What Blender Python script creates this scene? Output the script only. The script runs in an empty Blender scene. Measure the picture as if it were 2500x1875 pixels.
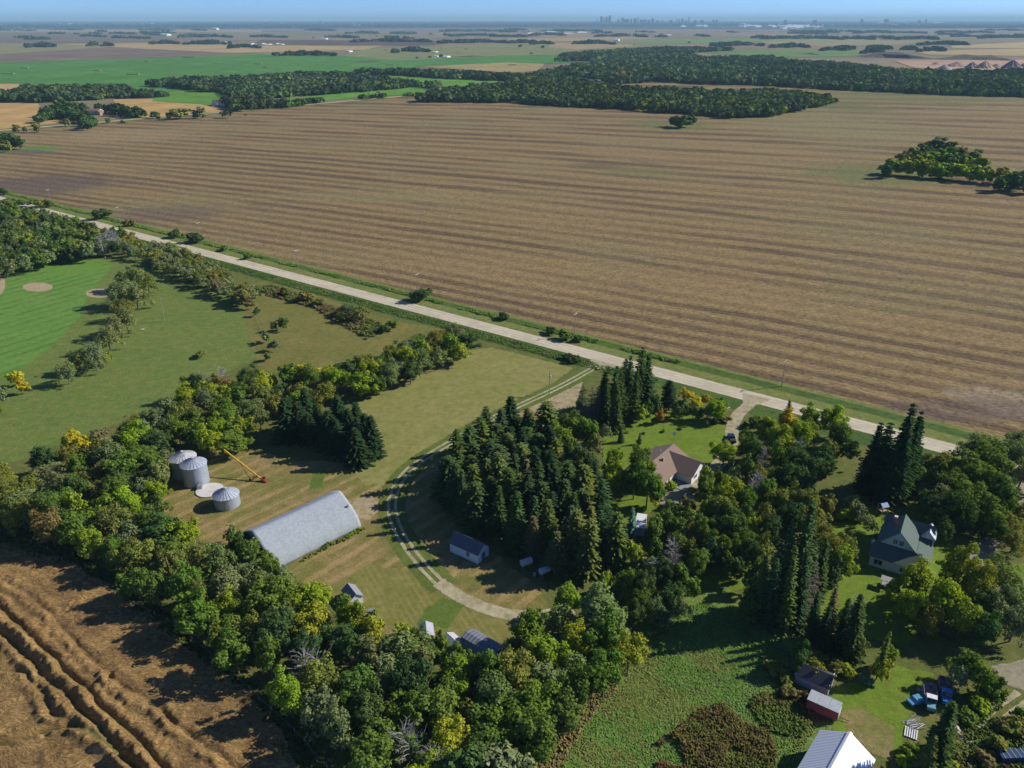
import bpy, math, random
import numpy as np
from mathutils import Vector, Matrix

# ------------------------------------------------------------------ camera, sky, sun, exposure
S = bpy.context.scene
COL = S.collection
F_PX, ALT, HORIZ = 1900.0, 125.0, 48.5
PITCH = math.atan((937.5 - HORIZ) / F_PX)
cam_d = bpy.data.cameras.new('camera'); cam = bpy.data.objects.new('camera', cam_d); COL.objects.link(cam)
cam_d.sensor_width = 36.0; cam_d.lens = F_PX / 2500 * 36.0
cam_d.clip_start = 1.0; cam_d.clip_end = 400000.0
cam.location = (0, 0, ALT); cam.rotation_euler = (math.pi / 2 - PITCH, 0, 0)
S.camera = cam
SUN_EL, SUN_AZ = math.radians(32.5), math.radians(14)      # azimuth measured from +X towards +Y
W = bpy.data.worlds.new('World'); S.world = W; W.use_nodes = True
nt = W.node_tree; bg = nt.nodes['Background']
sky = nt.nodes.new('ShaderNodeTexSky'); sky.sky_type = 'NISHITA'; sky.sun_disc = False
sky.sun_elevation = SUN_EL; sky.sun_rotation = math.pi / 2 - SUN_AZ
sky.altitude = 200; sky.air_density = 0.45; sky.dust_density = 0.15; sky.ozone_density = 3.0
tnt = nt.nodes.new('ShaderNodeMix'); tnt.data_type = 'RGBA'; tnt.blend_type = 'MULTIPLY'; tnt.inputs[0].default_value = 1.0   # a clear, deep-blue autumn sky
nt.links.new(sky.outputs[0], tnt.inputs[6]); tnt.inputs[7].default_value = (0.74, 0.96, 1.28, 1)
nt.links.new(tnt.outputs[2], bg.inputs[0]); bg.inputs[1].default_value = 0.105
sl = bpy.data.lights.new('sun', 'SUN'); sl.energy = 5.0; sl.angle = math.radians(0.5); sl.color = (1.0, 0.95, 0.86)
so = bpy.data.objects.new('sun', sl); COL.objects.link(so); so.location = (200, 0, 300)
sd = Vector((math.cos(SUN_EL) * math.cos(SUN_AZ), math.cos(SUN_EL) * math.sin(SUN_AZ), math.sin(SUN_EL)))
so.rotation_euler = sd.to_track_quat('Z', 'Y').to_euler()
S.view_settings.view_transform = 'Standard'; S.view_settings.look = 'None'
S.view_settings.exposure = 0.16; S.view_settings.gamma = 1.0
S.cycles.max_bounces = 5; S.cycles.diffuse_bounces = 1; S.cycles.glossy_bounces = 2
S.cycles.transmission_bounces = 3; S.cycles.volume_bounces = 0; S.cycles.transparent_max_bounces = 12

rng = np.random.default_rng(7); R = random.Random(11)

# a point of the ground (or of the level z) that the survey photograph shows at (px, py)
def G(px, py, z=0.0):
    u = (px - 1250) / F_PX; v = (937.5 - py) / F_PX
    dy = math.cos(PITCH) + v * math.sin(PITCH); dz = -math.sin(PITCH) + v * math.cos(PITCH)
    t = (z - ALT) / dz
    return (u * t, dy * t)
def G3(px, py, z=0.0):
    a = G(px, py, z); return (a[0], a[1], z)
def ang(a, b): return math.atan2(b[1] - a[1], b[0] - a[0])
def dist(a, b): return math.hypot(b[0] - a[0], b[1] - a[1])
def mpp(px, py, z=0):                                       # metres per pixel there
    a = G(px, py, z); return math.sqrt(a[0]**2 + a[1]**2 + (ALT - z)**2) / F_PX

# ------------------------------------------------------------------ materials
def newmat(name):
    m = bpy.data.materials.new(name); m.use_nodes = True; n = m.node_tree
    b = n.nodes['Principled BSDF']; return m, n, b
def N(n, t, **k):
    o = n.nodes.new(t)
    for a, v in k.items(): setattr(o, a, v)
    return o
def c4(c): return (c[0], c[1], c[2], 1)
def mth(n, op, a, b=None, c=None, clamp=False):
    o = N(n, 'ShaderNodeMath', operation=op); o.use_clamp = clamp
    for i, x in enumerate((a, b, c)):
        if x is None: continue
        if isinstance(x, (int, float)): o.inputs[i].default_value = x
        else: n.links.new(x, o.inputs[i])
    return o.outputs[0]
def mixc(n, f, a, b, mode='MIX'):
    o = N(n, 'ShaderNodeMix', data_type='RGBA', blend_type=mode)
    for i, x in ((0, f), (6, a), (7, b)):
        if isinstance(x, (int, float)): o.inputs[i].default_value = x
        elif isinstance(x, tuple): o.inputs[i].default_value = c4(x)
        else: n.links.new(x, o.inputs[i])
    return o.outputs[2]
def ramp(n, x, lo, hi):
    o = N(n, 'ShaderNodeMapRange'); o.interpolation_type = 'SMOOTHSTEP'
    n.links.new(x, o.inputs[0]); o.inputs[1].default_value = lo; o.inputs[2].default_value = hi
    return o.outputs[0]
def pos(n): return N(n, 'ShaderNodeNewGeometry').outputs['Position']
def mapped(n, v, rot=0, sc=(1, 1, 1)):
    a = N(n, 'ShaderNodeMapping'); a.inputs['Rotation'].default_value = (0, 0, -rot); n.links.new(v, a.inputs[0])
    b = N(n, 'ShaderNodeMapping'); b.inputs['Scale'].default_value = sc; n.links.new(a.outputs[0], b.inputs[0])
    return b.outputs[0]
def noise(n, v, scale, detail=3, rough=0.55, dist_=0.0):
    o = N(n, 'ShaderNodeTexNoise'); n.links.new(v, o.inputs['Vector'])
    o.inputs['Scale'].default_value = scale; o.inputs['Detail'].default_value = detail
    o.inputs['Roughness'].default_value = rough; o.inputs['Distortion'].default_value = dist_
    return o.outputs['Fac']
def ground_mat(name, c1, c2, c3, big=40, mid=5, fine=0.6, stripe=None, edge=False, bump=0.0, rough=0.95, finek=0.5, aniso=None, thr=0.5, patch=.22):
    """patchy ground: c1/c2 mixed by large patches, c3 by middle ones, fine speckle; stripe=(angle, period, colour, amount)"""
    m, n, b = newmat(name); p = pos(n)
    c1, c2, c3 = [(c[0] * .96, c[1] * .94, c[2] * .74) for c in (c1, c2, c3)]
    f1 = ramp(n, noise(n, p, 1 / big, 4), 0.38, 0.62)
    f2 = ramp(n, noise(n, p, 1 / mid, 5, 0.62), 0.45, 0.72)
    c = mixc(n, f1, c1, c2); c = mixc(n, f2, c, c3)
    if stripe:
        a, per, sc_, am = stripe; sc_ = (sc_[0] * .96, sc_[1] * .94, sc_[2] * .74)
        q = mapped(n, p, a, (1, 1, 1)); sp = N(n, 'ShaderNodeSeparateXYZ'); n.links.new(q, sp.inputs[0])
        w = noise(n, p, 1 / 9, 3)
        ph = mth(n, 'ADD', mth(n, 'MULTIPLY', sp.outputs[1], 2 * math.pi / per), mth(n, 'MULTIPLY', w, 3.0))
        s = mth(n, 'SINE', ph); s = ramp(n, s, -0.2, 0.8)
        s = mth(n, 'MULTIPLY', s, mth(n, 'MULTIPLY', ramp(n, noise(n, mapped(n, p, a, (0.05, 0.25, 1)), 1, 3), 0.35, 0.6), am))
        c = mixc(n, s, c, sc_)
    v = p if aniso is None else mapped(n, p, aniso[0], (aniso[1], 1, 1))
    ff = noise(n, v, 1 / fine, 4, 0.7)
    k = mth(n, 'ADD', mth(n, 'MULTIPLY', mth(n, 'SUBTRACT', ff, 0.5), finek * 3), 1.0)
    k = mth(n, 'MULTIPLY', k, mth(n, 'ADD', mth(n, 'MULTIPLY', mth(n, 'SUBTRACT', noise(n, p, 1 / (fine * 4.5), 4, .65), .5), patch * 4), 1.0))
    cc = N(n, 'ShaderNodeCombineColor'); [n.links.new(k, cc.inputs[i]) for i in range(3)]
    c = mixc(n, 1.0, c, cc.outputs[0], 'MULTIPLY')
    n.links.new(c, b.inputs['Base Color']); b.inputs['Roughness'].default_value = rough; b.inputs['Specular IOR Level'].default_value = 0.15
    if bump:
        bn = N(n, 'ShaderNodeBump'); bn.inputs['Strength'].default_value = 1.0; bn.inputs['Distance'].default_value = bump
        n.links.new(ff, bn.inputs['Height']); n.links.new(bn.outputs[0], b.inputs['Normal'])
    if edge:
        at = N(n, 'ShaderNodeAttribute', attribute_name='cover')
        e = mth(n, 'ADD', at.outputs['Fac'], mth(n, 'MULTIPLY', mth(n, 'SUBTRACT', noise(n, p, 1 / edge, 5, 0.7), 0.5), 1.5))
        n.links.new(mth(n, 'GREATER_THAN', e, thr), b.inputs['Alpha'])
    return m
def plain(name, c, rough=0.7, metal=0.0, var=0.15, scale=1.5, c2=None, f=0.5):
    m, n, b = newmat(name); tc = N(n, 'ShaderNodeTexCoord').outputs['Object']
    x = noise(n, tc, scale, 5, 0.65); d = c2 or tuple(v * (1 - var) for v in c)
    n.links.new(mixc(n, ramp(n, x, f - .15, f + .15), c, d), b.inputs['Base Color'])
    b.inputs['Roughness'].default_value = rough; b.inputs['Metallic'].default_value = metal
    return m
def ribbed(name, c, rough, metal, per, axis=0, depth=0.03, c2=None, f=0.6, line=.35):
    m, n, b = newmat(name); tc = N(n, 'ShaderNodeTexCoord').outputs['Object']
    sp = N(n, 'ShaderNodeSeparateXYZ'); n.links.new(tc, sp.inputs[0])
    s = mth(n, 'SINE', mth(n, 'MULTIPLY', sp.outputs[axis], 2 * math.pi / per))
    bn = N(n, 'ShaderNodeBump'); bn.inputs['Distance'].default_value = depth; n.links.new(s, bn.inputs['Height']); n.links.new(bn.outputs[0], b.inputs['Normal'])
    x = noise(n, tc, 0.9, 5, 0.7); d = c2 or tuple(v * .82 for v in c)
    col = mixc(n, ramp(n, x, f - .12, f + .12), c, d)
    col = mixc(n, mth(n, 'MULTIPLY', ramp(n, s, 0.75, 1.0), line), col, tuple(v * .6 for v in c))
    n.links.new(col, b.inputs['Base Color'])
    b.inputs['Roughness'].default_value = rough; b.inputs['Metallic'].default_value = metal
    return m
def leaf_mat(name, jitter=0.55, trans=0.3, tint=False):
    m, n, b = newmat(name); n.nodes.remove(b); out = n.nodes['Material Output']
    oi = N(n, 'ShaderNodeObjectInfo'); geo = N(n, 'ShaderNodeNewGeometry')
    base = oi.outputs['Color']
    if tint:
        at = N(n, 'ShaderNodeAttribute', attribute_name='tint'); base = mixc(n, 1.0, base, at.outputs['Color'], 'MULTIPLY')
    k = mth(n, 'ADD', mth(n, 'MULTIPLY', geo.outputs['Random Per Island'], jitter), 1 - jitter / 2)
    cc = N(n, 'ShaderNodeCombineColor'); n.links.new(k, cc.inputs[0]); n.links.new(k, cc.inputs[1])
    n.links.new(mth(n, 'MULTIPLY', k, 0.9), cc.inputs[2])
    c = mixc(n, 1.0, base, cc.outputs[0], 'MULTIPLY')
    tcn = noise(n, N(n, 'ShaderNodeTexCoord').outputs['Object'], 0.35, 3)
    c = mixc(n, mth(n, 'MULTIPLY', ramp(n, tcn, 0.5, 0.75), 0.35), c, mixc(n, 1.0, c, (1.15, 1.08, 0.75), 'MULTIPLY'))
    d = N(n, 'ShaderNodeBsdfDiffuse'); t = N(n, 'ShaderNodeBsdfTranslucent'); mx = N(n, 'ShaderNodeMixShader')
    n.links.new(c, d.inputs[0]); n.links.new(mixc(n, 1.0, c, (1.05, 1.2, 0.5), 'MULTIPLY'), t.inputs[0])
    mx.inputs[0].default_value = trans; n.links.new(d.outputs[0], mx.inputs[1]); n.links.new(t.outputs[0], mx.inputs[2])
    n.links.new(mx.outputs[0], out.inputs[0]); return m
M_LEAF = leaf_mat('leaves'); M_NEEDLE = leaf_mat('needles', 0.6, 0.08); M_WOOD = leaf_mat('canopy', 0.5, 0.12, True); M_GRASS = leaf_mat('grass blades', 0.22, 0.25, True)
M_BARK = plain('bark', (0.16, 0.13, 0.10), 0.95, scale=3); M_GREYBARK = plain('weathered wood', (0.36, 0.34, 0.32), 0.9, scale=3)
M_BIRCH = plain('pale bark', (0.55, 0.53, 0.48), 0.8, scale=2, c2=(0.25, 0.24, 0.22))
M_WHITE = plain('white paint', (0.74, 0.75, 0.75), 0.6, var=0.12)
M_GLASS = plain('window glass', (0.03, 0.04, 0.05), 0.12)
M_GREYWOOD = plain('grey weathered boards', (0.30, 0.29, 0.28), 0.9, scale=4)
M_RUST = plain('rusty iron', (0.20, 0.075, 0.045), 0.8, scale=3, c2=(0.11, 0.05, 0.04))
M_TYRE = plain('tyre rubber', (0.03, 0.03, 0.03), 0.9)
M_STEEL = plain('dull steel', (0.45, 0.46, 0.47), 0.45, 0.6, scale=2)
M_YELLOW = plain('yellow paint', (0.70, 0.42, 0.03), 0.5); M_RED = plain('red paint', (0.35, 0.03, 0.02), 0.5)
M_BLUE = plain('blue paint', (0.02, 0.12, 0.36), 0.45, c2=(0.04, 0.16, 0.34)); M_POLE = plain('pole timber', (0.34, 0.29, 0.23), 0.9, scale=2)
M_CONC = plain('pale concrete', (0.62, 0.59, 0.55), 0.9, scale=0.7, c2=(0.42, 0.38, 0.33), f=0.62)

# ------------------------------------------------------------------ tagging and mesh helpers
def tag(o, label=None, cat=None, group=None, kind=None):
    if label: o['label'] = label
    if cat: o['category'] = cat
    if group: o['group'] = group
    if kind: o['kind'] = kind
    return o
def thing(name, label, cat, loc=(0, 0, 0), rz=0.0, group=None):
    o = bpy.data.objects.new(name, None); COL.objects.link(o); o.empty_display_size = 0.5
    o.location = loc if len(loc) == 3 else (loc[0], loc[1], 0); o.rotation_euler = (0, 0, rz)
    return tag(o, label, cat, group)
def link(name, me, mat=None, parent=None):
    o = bpy.data.objects.new(name, me); COL.objects.link(o)
    if mat and not me.materials: me.materials.append(mat)
    if parent: o.parent = parent
    return o
class MB:
    def __init__(s): s.v = []; s.f = []
    def add(s, vs, fs):
        k = len(s.v); s.v += [tuple(v) for v in vs]; s.f += [tuple(i + k for i in f) for f in fs]; return s
    def box(s, x0, x1, y0, y1, z0, z1):
        return s.add([(x0, y0, z0), (x1, y0, z0), (x1, y1, z0), (x0, y1, z0), (x0, y0, z1), (x1, y0, z1), (x1, y1, z1), (x0, y1, z1)],
                     [(0, 3, 2, 1), (4, 5, 6, 7), (0, 1, 5, 4), (1, 2, 6, 5), (2, 3, 7, 6), (3, 0, 4, 7)])
    def tube(s, p, q, r0, r1=None, n=6):
        r1 = r0 if r1 is None else r1; p = Vector(p); q = Vector(q); d = (q - p).normalized()
        a = d.orthogonal().normalized(); b = d.cross(a); vs = []
        for c, r in ((p, r0), (q, r1)):
            for i in range(n):
                t = 2 * math.pi * i / n; vs.append(c + a * (r * math.cos(t)) + b * (r * math.sin(t)))
        fs = [(i, (i + 1) % n, n + (i + 1) % n, n + i) for i in range(n)] + [tuple(range(n))[::-1], tuple(range(n, 2 * n))]
        return s.add(vs, fs)
    def lathe(s, prof, n=24, cap=True):
        k = len(prof); vs = [(r * math.cos(2 * math.pi * i / n), r * math.sin(2 * math.pi * i / n), z) for r, z in prof for i in range(n)]
        fs = [(j * n + i, j * n + (i + 1) % n, (j + 1) * n + (i + 1) % n, (j + 1) * n + i) for j in range(k - 1) for i in range(n)]
        if cap: fs += [tuple(range(n))[::-1], tuple(range((k - 1) * n, k * n))]
        return s.add(vs, fs)
    def prism(s, pts, y0, y1):
        """profile in XZ pushed along Y"""
        n = len(pts); vs = [(x, y0, z) for x, z in pts] + [(x, y1, z) for x, z in pts]
        return s.add(vs, [(i, (i + 1) % n, n + (i + 1) % n, n + i) for i in range(n)] + [tuple(range(n))[::-1], tuple(range(n, 2 * n))])
    def slab(s, quad, t):
        """thick sheet: a quad and its copy t below"""
        q = [Vector(v) for v in quad]; nn = (q[1] - q[0]).cross(q[2] - q[0]).normalized()
        if nn.z < 0: q = q[::-1]; nn = -nn
        n = len(q)
        return s.add([v for v in q] + [v - nn * t for v in q], [tuple(range(n)), tuple(range(n, 2 * n))[::-1]] + [(i, n + i, n + (i + 1) % n, (i + 1) % n) for i in range(n)])
    def mesh(s, name):
        me = bpy.data.meshes.new(name); me.from_pydata(s.v, [], s.f); me.update(); return me
    def build(s, name, mat, parent=None, smooth=False):
        me = s.mesh(name)
        if smooth: me.polygons.foreach_set('use_smooth', [True] * len(me.polygons))
        return link(name, me, mat, parent)
def np_quads(name, V, tint=None):
    """V: (n,4,3) array of quads -> one mesh"""
    n = len(V); me = bpy.data.meshes.new(name)
    me.vertices.add(4 * n); me.vertices.foreach_set('co', V.astype(np.float32).ravel())
    me.loops.add(4 * n); me.loops.foreach_set('vertex_index', np.arange(4 * n, dtype=np.int32))
    me.polygons.add(n); me.polygons.foreach_set('loop_start', np.arange(0, 4 * n, 4, dtype=np.int32))
    me.polygons.foreach_set('loop_total', np.full(n, 4, dtype=np.int32))
    if tint is not None:
        a = me.color_attributes.new('tint', 'FLOAT_COLOR', 'POINT')
        t = np.concatenate([np.repeat(tint, 4, axis=0), np.ones((4 * n, 1))], axis=1); a.data.foreach_set('color', t.astype(np.float32).ravel())
    me.update(); me.validate(); return me
def unit(a): return a / np.maximum(np.linalg.norm(a, axis=-1, keepdims=True), 1e-6)
def sph(g, n): return unit(g.normal(size=(n, 3)))
def quad_cards(g, P, Nn, size, aspect=1.0):
    """leaf cards at P facing Nn, turned at random"""
    n = len(P); r = sph(g, n); a = unit(np.cross(Nn, r)); b = np.cross(Nn, a)
    s = (size if np.ndim(size) else np.full(n, size))[:, None] * 0.5
    a = a * s * aspect; b = b * s
    return np.stack([P - a - b * .6, P + a * .7 - b, P + a + b * .7, P - a * .6 + b], axis=1)

# ------------------------------------------------------------------ plants
def leafy_mesh(name, seed, R_, zc, Rz, nc, nl, leaf, low=-0.75, crf=(.26, .42), drop=0.0):
    g = np.random.default_rng(seed); out = []
    d = sph(g, nc * 3); d = d[d[:, 2] > low][:nc]
    lob = 1 + .22 * np.sin(2 * np.arctan2(d[:, 1], d[:, 0]) + g.uniform(0, 6)) + .12 * np.sin(5 * np.arctan2(d[:, 1], d[:, 0]) + g.uniform(0, 6))
    f = g.uniform(.30, .92, len(d)) * lob
    C = np.stack([d[:, 0] * R_ * f, d[:, 1] * R_ * f, zc + d[:, 2] * Rz * f * g.uniform(.85, 1.1, len(d))], 1)
    for c, dd in zip(C, d):
        cr = R_ * g.uniform(*crf); n = int(nl * (cr / R_ / .34) ** 2)
        q = sph(g, n); q = q[(q @ dd) > -0.45]
        sq = 1 + .25 * np.sin(q[:, 0] * 7 + seed) * np.cos(q[:, 2] * 8 + c[0])
        P = c + q * (cr * g.uniform(.5, 1.22, (len(q), 1)) * sq[:, None]) * [1, 1, .85]
        P[:, 2] = np.maximum(P[:, 2] - drop * (np.hypot(P[:, 0], P[:, 1]) / R_) ** 2, 0.15)
        Nn = unit(q * .75 + sph(g, len(q)) * .5 + [0, 0, .4])
        out.append(quad_cards(g, P, Nn, leaf * g.uniform(.6, 1.35, len(q)), 1.0))
    return np_quads(name, np.concatenate(out)), C
def trunk_mesh(name, C, zt, r, seed=0):
    b = MB(); g = random.Random(seed); top = Vector((g.uniform(-.2, .2), g.uniform(-.2, .2), zt)); b.tube((0, 0, -.3), top * .5, r, r * .75); b.tube(top * .5, top, r * .75, r * .5)
    for c in C[:: max(1, len(C) // 7)]:
        m = top * .8 + (Vector(c) - top * .8) * .5 + Vector((0, 0, .3)); b.tube(top * .72, m, r * .45, r * .3, 5); b.tube(m, c, r * .3, r * .1, 5)
    me = b.mesh(name); me.materials.append(M_BARK); return me
def mk(me, m): me.materials.append(m); return me
DEC = []                                             # broadleaf prototypes: radius 4, height 10.5
for i in range(8):
    kw = [dict(crf=(.16, .34)), dict(crf=(.14, .28), nc=70), dict(nc=44, crf=(.18, .40)), dict(crf=(.15, .36)), dict(crf=(.14, .27), nc=76, low=-.9), dict(nc=50, crf=(.16, .38)), dict(nc=52, low=-.5, crf=(.15, .32)), dict(nc=66, crf=(.13, .30))][i]
    nc = kw.pop('nc', 56)
    me, C = leafy_mesh('crown', 100 + i, 4.0, 6.0, 4.6, nc, 250, .38, **kw)
    DEC.append((mk(me, M_LEAF), trunk_mesh('trunk', C, 5.2, .24, i)))
LOW = []                                             # the same kind, coarser, for trees hundreds of metres away
for i in range(5):
    me, C = leafy_mesh('crown', 200 + i, 4.0, 5.6, 4.9, 22, 60, .95, low=-.95)
    LOW.append((mk(me, M_LEAF), trunk_mesh('trunk', C, 5.0, .24, i)))
SHR = []                                             # shrubs: radius 1, height 1.6
for i in range(4):
    me, C = leafy_mesh('shrub', 300 + i, 1.0, .75, .8, 14, 70, .24, low=-.5, crf=(.3, .45)); SHR.append(mk(me, M_LEAF))
WIL = []                                             # willowy crowns with soft fine tufts
for i in range(3):
    me, C = leafy_mesh('crown', 350 + i, 4.0, 5.6, 4.4, 60, 150, .34, low=-.9, crf=(.16, .28), drop=1.6); WIL.append((mk(me, M_LEAF), trunk_mesh('trunk', C, 4.6, .24, i)))
def spruce_mesh(seed, H=18.0, Rb=2.9, whorls=34, dens=1.0, taper=.8, lo=.03):
    g = np.random.default_rng(seed); Vs = []
    ph = g.uniform(0, 6); 
    for k in range(whorls):
        t = lo + (1 - lo) * (k + g.uniform(-.3, .3)) / whorls; t = min(max(t, lo), .985)
        z = H * t; r = Rb * (1 - t) ** taper * (1 - .12 * math.sin(9 * t + ph)) + .18
        nb = int((13 - 6 * t) * dens)
        for j in range(nb):
            a = 2 * math.pi * (j + g.uniform(-.4, .4)) / nb + k * 1.3
            L = r * g.uniform(.62, 1.12); n = max(3, int(L / .33)); u = np.linspace(.18, 1, n)
            dx, dy = math.cos(a), math.sin(a)
            P = np.stack([dx * L * u, dy * L * u, z - L * .34 * u ** 1.2 + .14 * L * u ** 3 + g.normal(0, .06, n)], 1)
            w = (.62 - .3 * u) * min(1.0, .5 + r / 3) * g.uniform(.8, 1.2, n)
            side = np.array([-dy, dx, 0.0]); fw = np.array([dx, dy, -.25])
            til = g.uniform(-.5, .5, (n, 1)) * [0, 0, 1.0]
            a1 = (side + til) * w[:, None] * .75; b1 = np.tile(fw, (n, 1)) * .34
            Vs.append(np.stack([P - a1 - b1 * .5, P + a1 - b1 * .5, P + a1 * .5 + b1, P - a1 * .5 + b1], 1))
            h1 = np.array([0, 0, -1.0]) * (w * .75)[:, None]                       # hanging twigs under the bough
            Vs.append(np.stack([P - b1 * .6, P + b1 * .8, P + b1 * .5 + h1 + a1 * .3, P - b1 * .5 + h1 - a1 * .3], 1))
    return mk(np_quads('crown', np.concatenate(Vs)), M_NEEDLE)
def pole_trunk(H, r):
    b = MB(); b.tube((0, 0, -.3), (0, 0, H * .97), r, .03, 7); return mk(b.mesh('trunk'), M_BARK)
SPR = [(spruce_mesh(400 + i, 18, [2.9, 2.6, 3.2, 2.4, 3.0][i], [34, 36, 32, 38, 30][i], [1, .95, 1.05, .9, .85][i], [.8, .7, .85, .72, .9][i]), pole_trunk(18, .24)) for i in range(5)] + [(spruce_mesh(420 + i, 18, [2.4, 3.3, 2.8, 2.6][i], [28, 26, 30, 24][i], [.72, .8, .66, .75][i], [.95, .65, .8, .6][i], [.14, .05, .1, .18][i]), pole_trunk(18, .22)) for i in range(4)]
PINE = []                                            # bushier conifers of the grove, rounder tops
for i in range(3): PINE.append((spruce_mesh(450 + i, 18, 3.3, 30, 1.0, .5, .12), pole_trunk(18, .25)))
def bare_mesh(seed, H, Rr, conifer=False, nb=60, m=None):
    g = random.Random(seed); b = MB(); st = MB(); st.tube((0, 0, -.2), (0, 0, H * .6), .2, .12, 6); st.tube((0, 0, H * .6), (0, 0, H * .97), .12, .03, 6)
    for k in range(nb):
        t = g.uniform(.15, .98); z = H * t; a = g.uniform(0, 6.28)
        L = Rr * ((1 - t) ** .8 + .1) * g.uniform(.6, 1.1) if conifer else Rr * g.uniform(.5, 1.0) * (1.15 - .4 * t)
        up = -.12 if conifer else g.uniform(.3, 1.0)
        p = Vector((0, 0, z)); q = p + Vector((math.cos(a) * L, math.sin(a) * L, L * up)); mid = (p + q) * .5 + Vector((0, 0, .12 * L)); r0 = .05 if conifer else .07
        b.tube(p, mid, r0, r0 * .7, 4); b.tube(mid, q, r0 * .7, .015, 4)
        for s in range(7 if conifer else 6):
            u = g.uniform(.3, 1); c = p.lerp(q, u) + Vector((0, 0, .1 * L * (1 - u))); a2 = a + g.choice((-1, 1)) * g.uniform(.4, 1.1); l2 = L * g.uniform(.2, .5)
            b.tube(c, c + Vector((math.cos(a2) * l2, math.sin(a2) * l2, l2 * (up * .6 + g.uniform(-.2, .35)))), .03, .012, 3)
    return mk(b.mesh('branches'), m or M_GREYBARK), mk(st.mesh('trunk'), m or M_GREYBARK)
M_DEADBROWN = plain('dry brown twigs', (0.23, 0.165, 0.13), 0.95, scale=2)
DEADCON = bare_mesh(1, 14, 3.6, True, 150, M_DEADBROWN); DEADTREE = bare_mesh(2, 8, 3.4, False, 46); GREYTREE = bare_mesh(3, 9, 2.6, False, 80)

C_ = dict(mid=(.125, .190, .034), dark=(.075, .125, .036), grey=(.180, .220, .088), lime=(.225, .300, .028), olive=(.190, .200, .046), yg=(.27, .30, .030),
          yel=(.48, .38, .03), org=(.46, .24, .035), brown=(.20, .16, .065), blue=(.12, .22, .15), spr=(.066, .108, .036), sprl=(.125, .160, .042), sprd=(.034, .066, .028), sprb=(.16, .15, .055))
C_ = {k: tuple(v * (1.17 if not k.startswith('spr') else 1.08) for v in c) for k, c in C_.items()}
TXT = dict(mid='mid-green', dark='dark green', grey='silvery grey-green', lime='bright lime-green', olive='olive-green', yg='yellow-green', yel='bright yellow autumn', org='orange autumn',
           brown='brownish', blue='pale blue-green', spr='dark green', sprl='yellowish green', sprd='blackish green', sprb='brown-tipped')
LM = [(60, 1190, 'at the left corner of the shelter belt, where it meets the golf lawn'), (200, 1230, 'in the shelter belt left of the grain bins, wheat side'),
      (330, 1060, 'in the shelter belt above and left of the grain bins'), (330, 1180, 'in the shelter belt just left of the two joined grain bins'), (470, 1010, 'in the belt above the grain bins'),
      (560, 1020, 'in the belt above the tip of the yellow auger'), (620, 930, 'in the belt between the golf lawn and the dark spruce block'), (720, 1000, 'in the belt left of the dark spruce block'),
      (800, 880, 'in the belt behind the dark spruce block'), (900, 890, 'in the belt beside the upper end of the pale mown field'), (1000, 850, 'in the belt between weedy meadow and pale mown field'), (1110, 810, 'at the road end of the shelter belt'),
      (420, 1330, 'in the shelter belt below the single grain bin'), (550, 1400, 'in the shelter belt left of the grey arched barn'), (680, 1440, 'in the shelter belt just below the grey arched barn'),
      (600, 1530, 'at the wheat edge of the belt below the arched barn'), (820, 1500, 'in the shelter belt beside the small white hut'), (760, 1650, 'at the wheat edge of the belt, lower middle'),
      (960, 1600, 'in the shelter belt beside the row of old sheds'), (960, 1720, 'in the lower belt above the bottom edge'), (1150, 1700, 'in the belt just below the dark humpbacked shed'), (1130, 1830, 'at the bottom edge of the belt'),
      (1350, 1520, 'in the tree clump right of the yard track'), (1480, 1600, 'in the tree clump at the edge of the lush meadow'), (1300, 1680, 'in the tree clump between dark shed and lush meadow'),
      (1180, 1110, 'on the track side of the spruce grove'), (1150, 1250, 'in the spruce grove above the small blue-white shed'), (1330, 1060, 'at the top of the spruce grove'), (1300, 1200, 'in the middle of the spruce grove'),
      (1400, 1330, 'at the lower right end of the spruce grove'), (1480, 1090, 'among the broadleaves beside the spruce grove'), (1570, 1180, 'in front of the brown-roofed house'), (1520, 920, 'in the stand of spruces by the gravel road'),
      (1690, 990, 'in the hedge between lawn and gravel road'), (1600, 1330, 'around the white box body'), (1720, 1260, 'in front of the brown-roofed house driveway'), (1900, 1040, 'in the copse right of the parked pickup'), (1880, 1190, 'in the copse between the two houses'),
      (2000, 1280, 'on the lawn side left of the green-roofed house'), (2160, 1100, 'in the tall spruce clump by the gravel road'), (1930, 1380, 'in the tall spruce row beside the green-roofed house lawn'),
      (1640, 1420, 'in the thicket below the spruce grove'), (2080, 1500, 'in the conifer group below the house lawn'), (2320, 1180, 'in the broad tree mass behind the green-roofed house'), (2430, 1330, 'right of the green-roofed house'),
      (2250, 1430, 'in front of the green-roofed house'), (2420, 1450, 'beside the driveway on the far right'), (2330, 1660, 'beside the abandoned trucks'), (2250, 1800, 'beside the white metal shed'), (2100, 990, 'between the copse and the gravel road'),
      (50, 560, 'in the wood at the golf course edge'), (180, 560, 'in the wood behind the putting green'), (260, 540, 'in the clump of white-trunked trees by the green'), (360, 590, 'in the hedgerow between golf lawn and gravel road'), (530, 660, 'in the hedgerow between golf lawn and gravel road, lower part'),
      (300, 700, 'in the line of trees between fairway and lawn, upper end'), (290, 790, 'in the line of trees between fairway and lawn, middle'), (210, 890, 'in the line of trees between fairway and lawn, lower end'), (30, 940, 'at the left edge of the golf lawn'),
      (640, 800, 'in the row of small trees at the weedy meadow'), (870, 750, 'beside the gravel road at the weedy meadow'), (2250, 390, 'in the island of trees in the stubble field'), (2420, 440, 'at the right end of the island of trees in the stubble field'), (1670, 295, 'in the lone clump standing in the stubble field'),
      (20, 340, 'in the clump at the left edge of the stubble field'), (160, 250, 'in the trees round the far white farmhouse'), (450, 265, 'along the far straight road'), (800, 240, 'along the far straight road beside the green field')]
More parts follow.
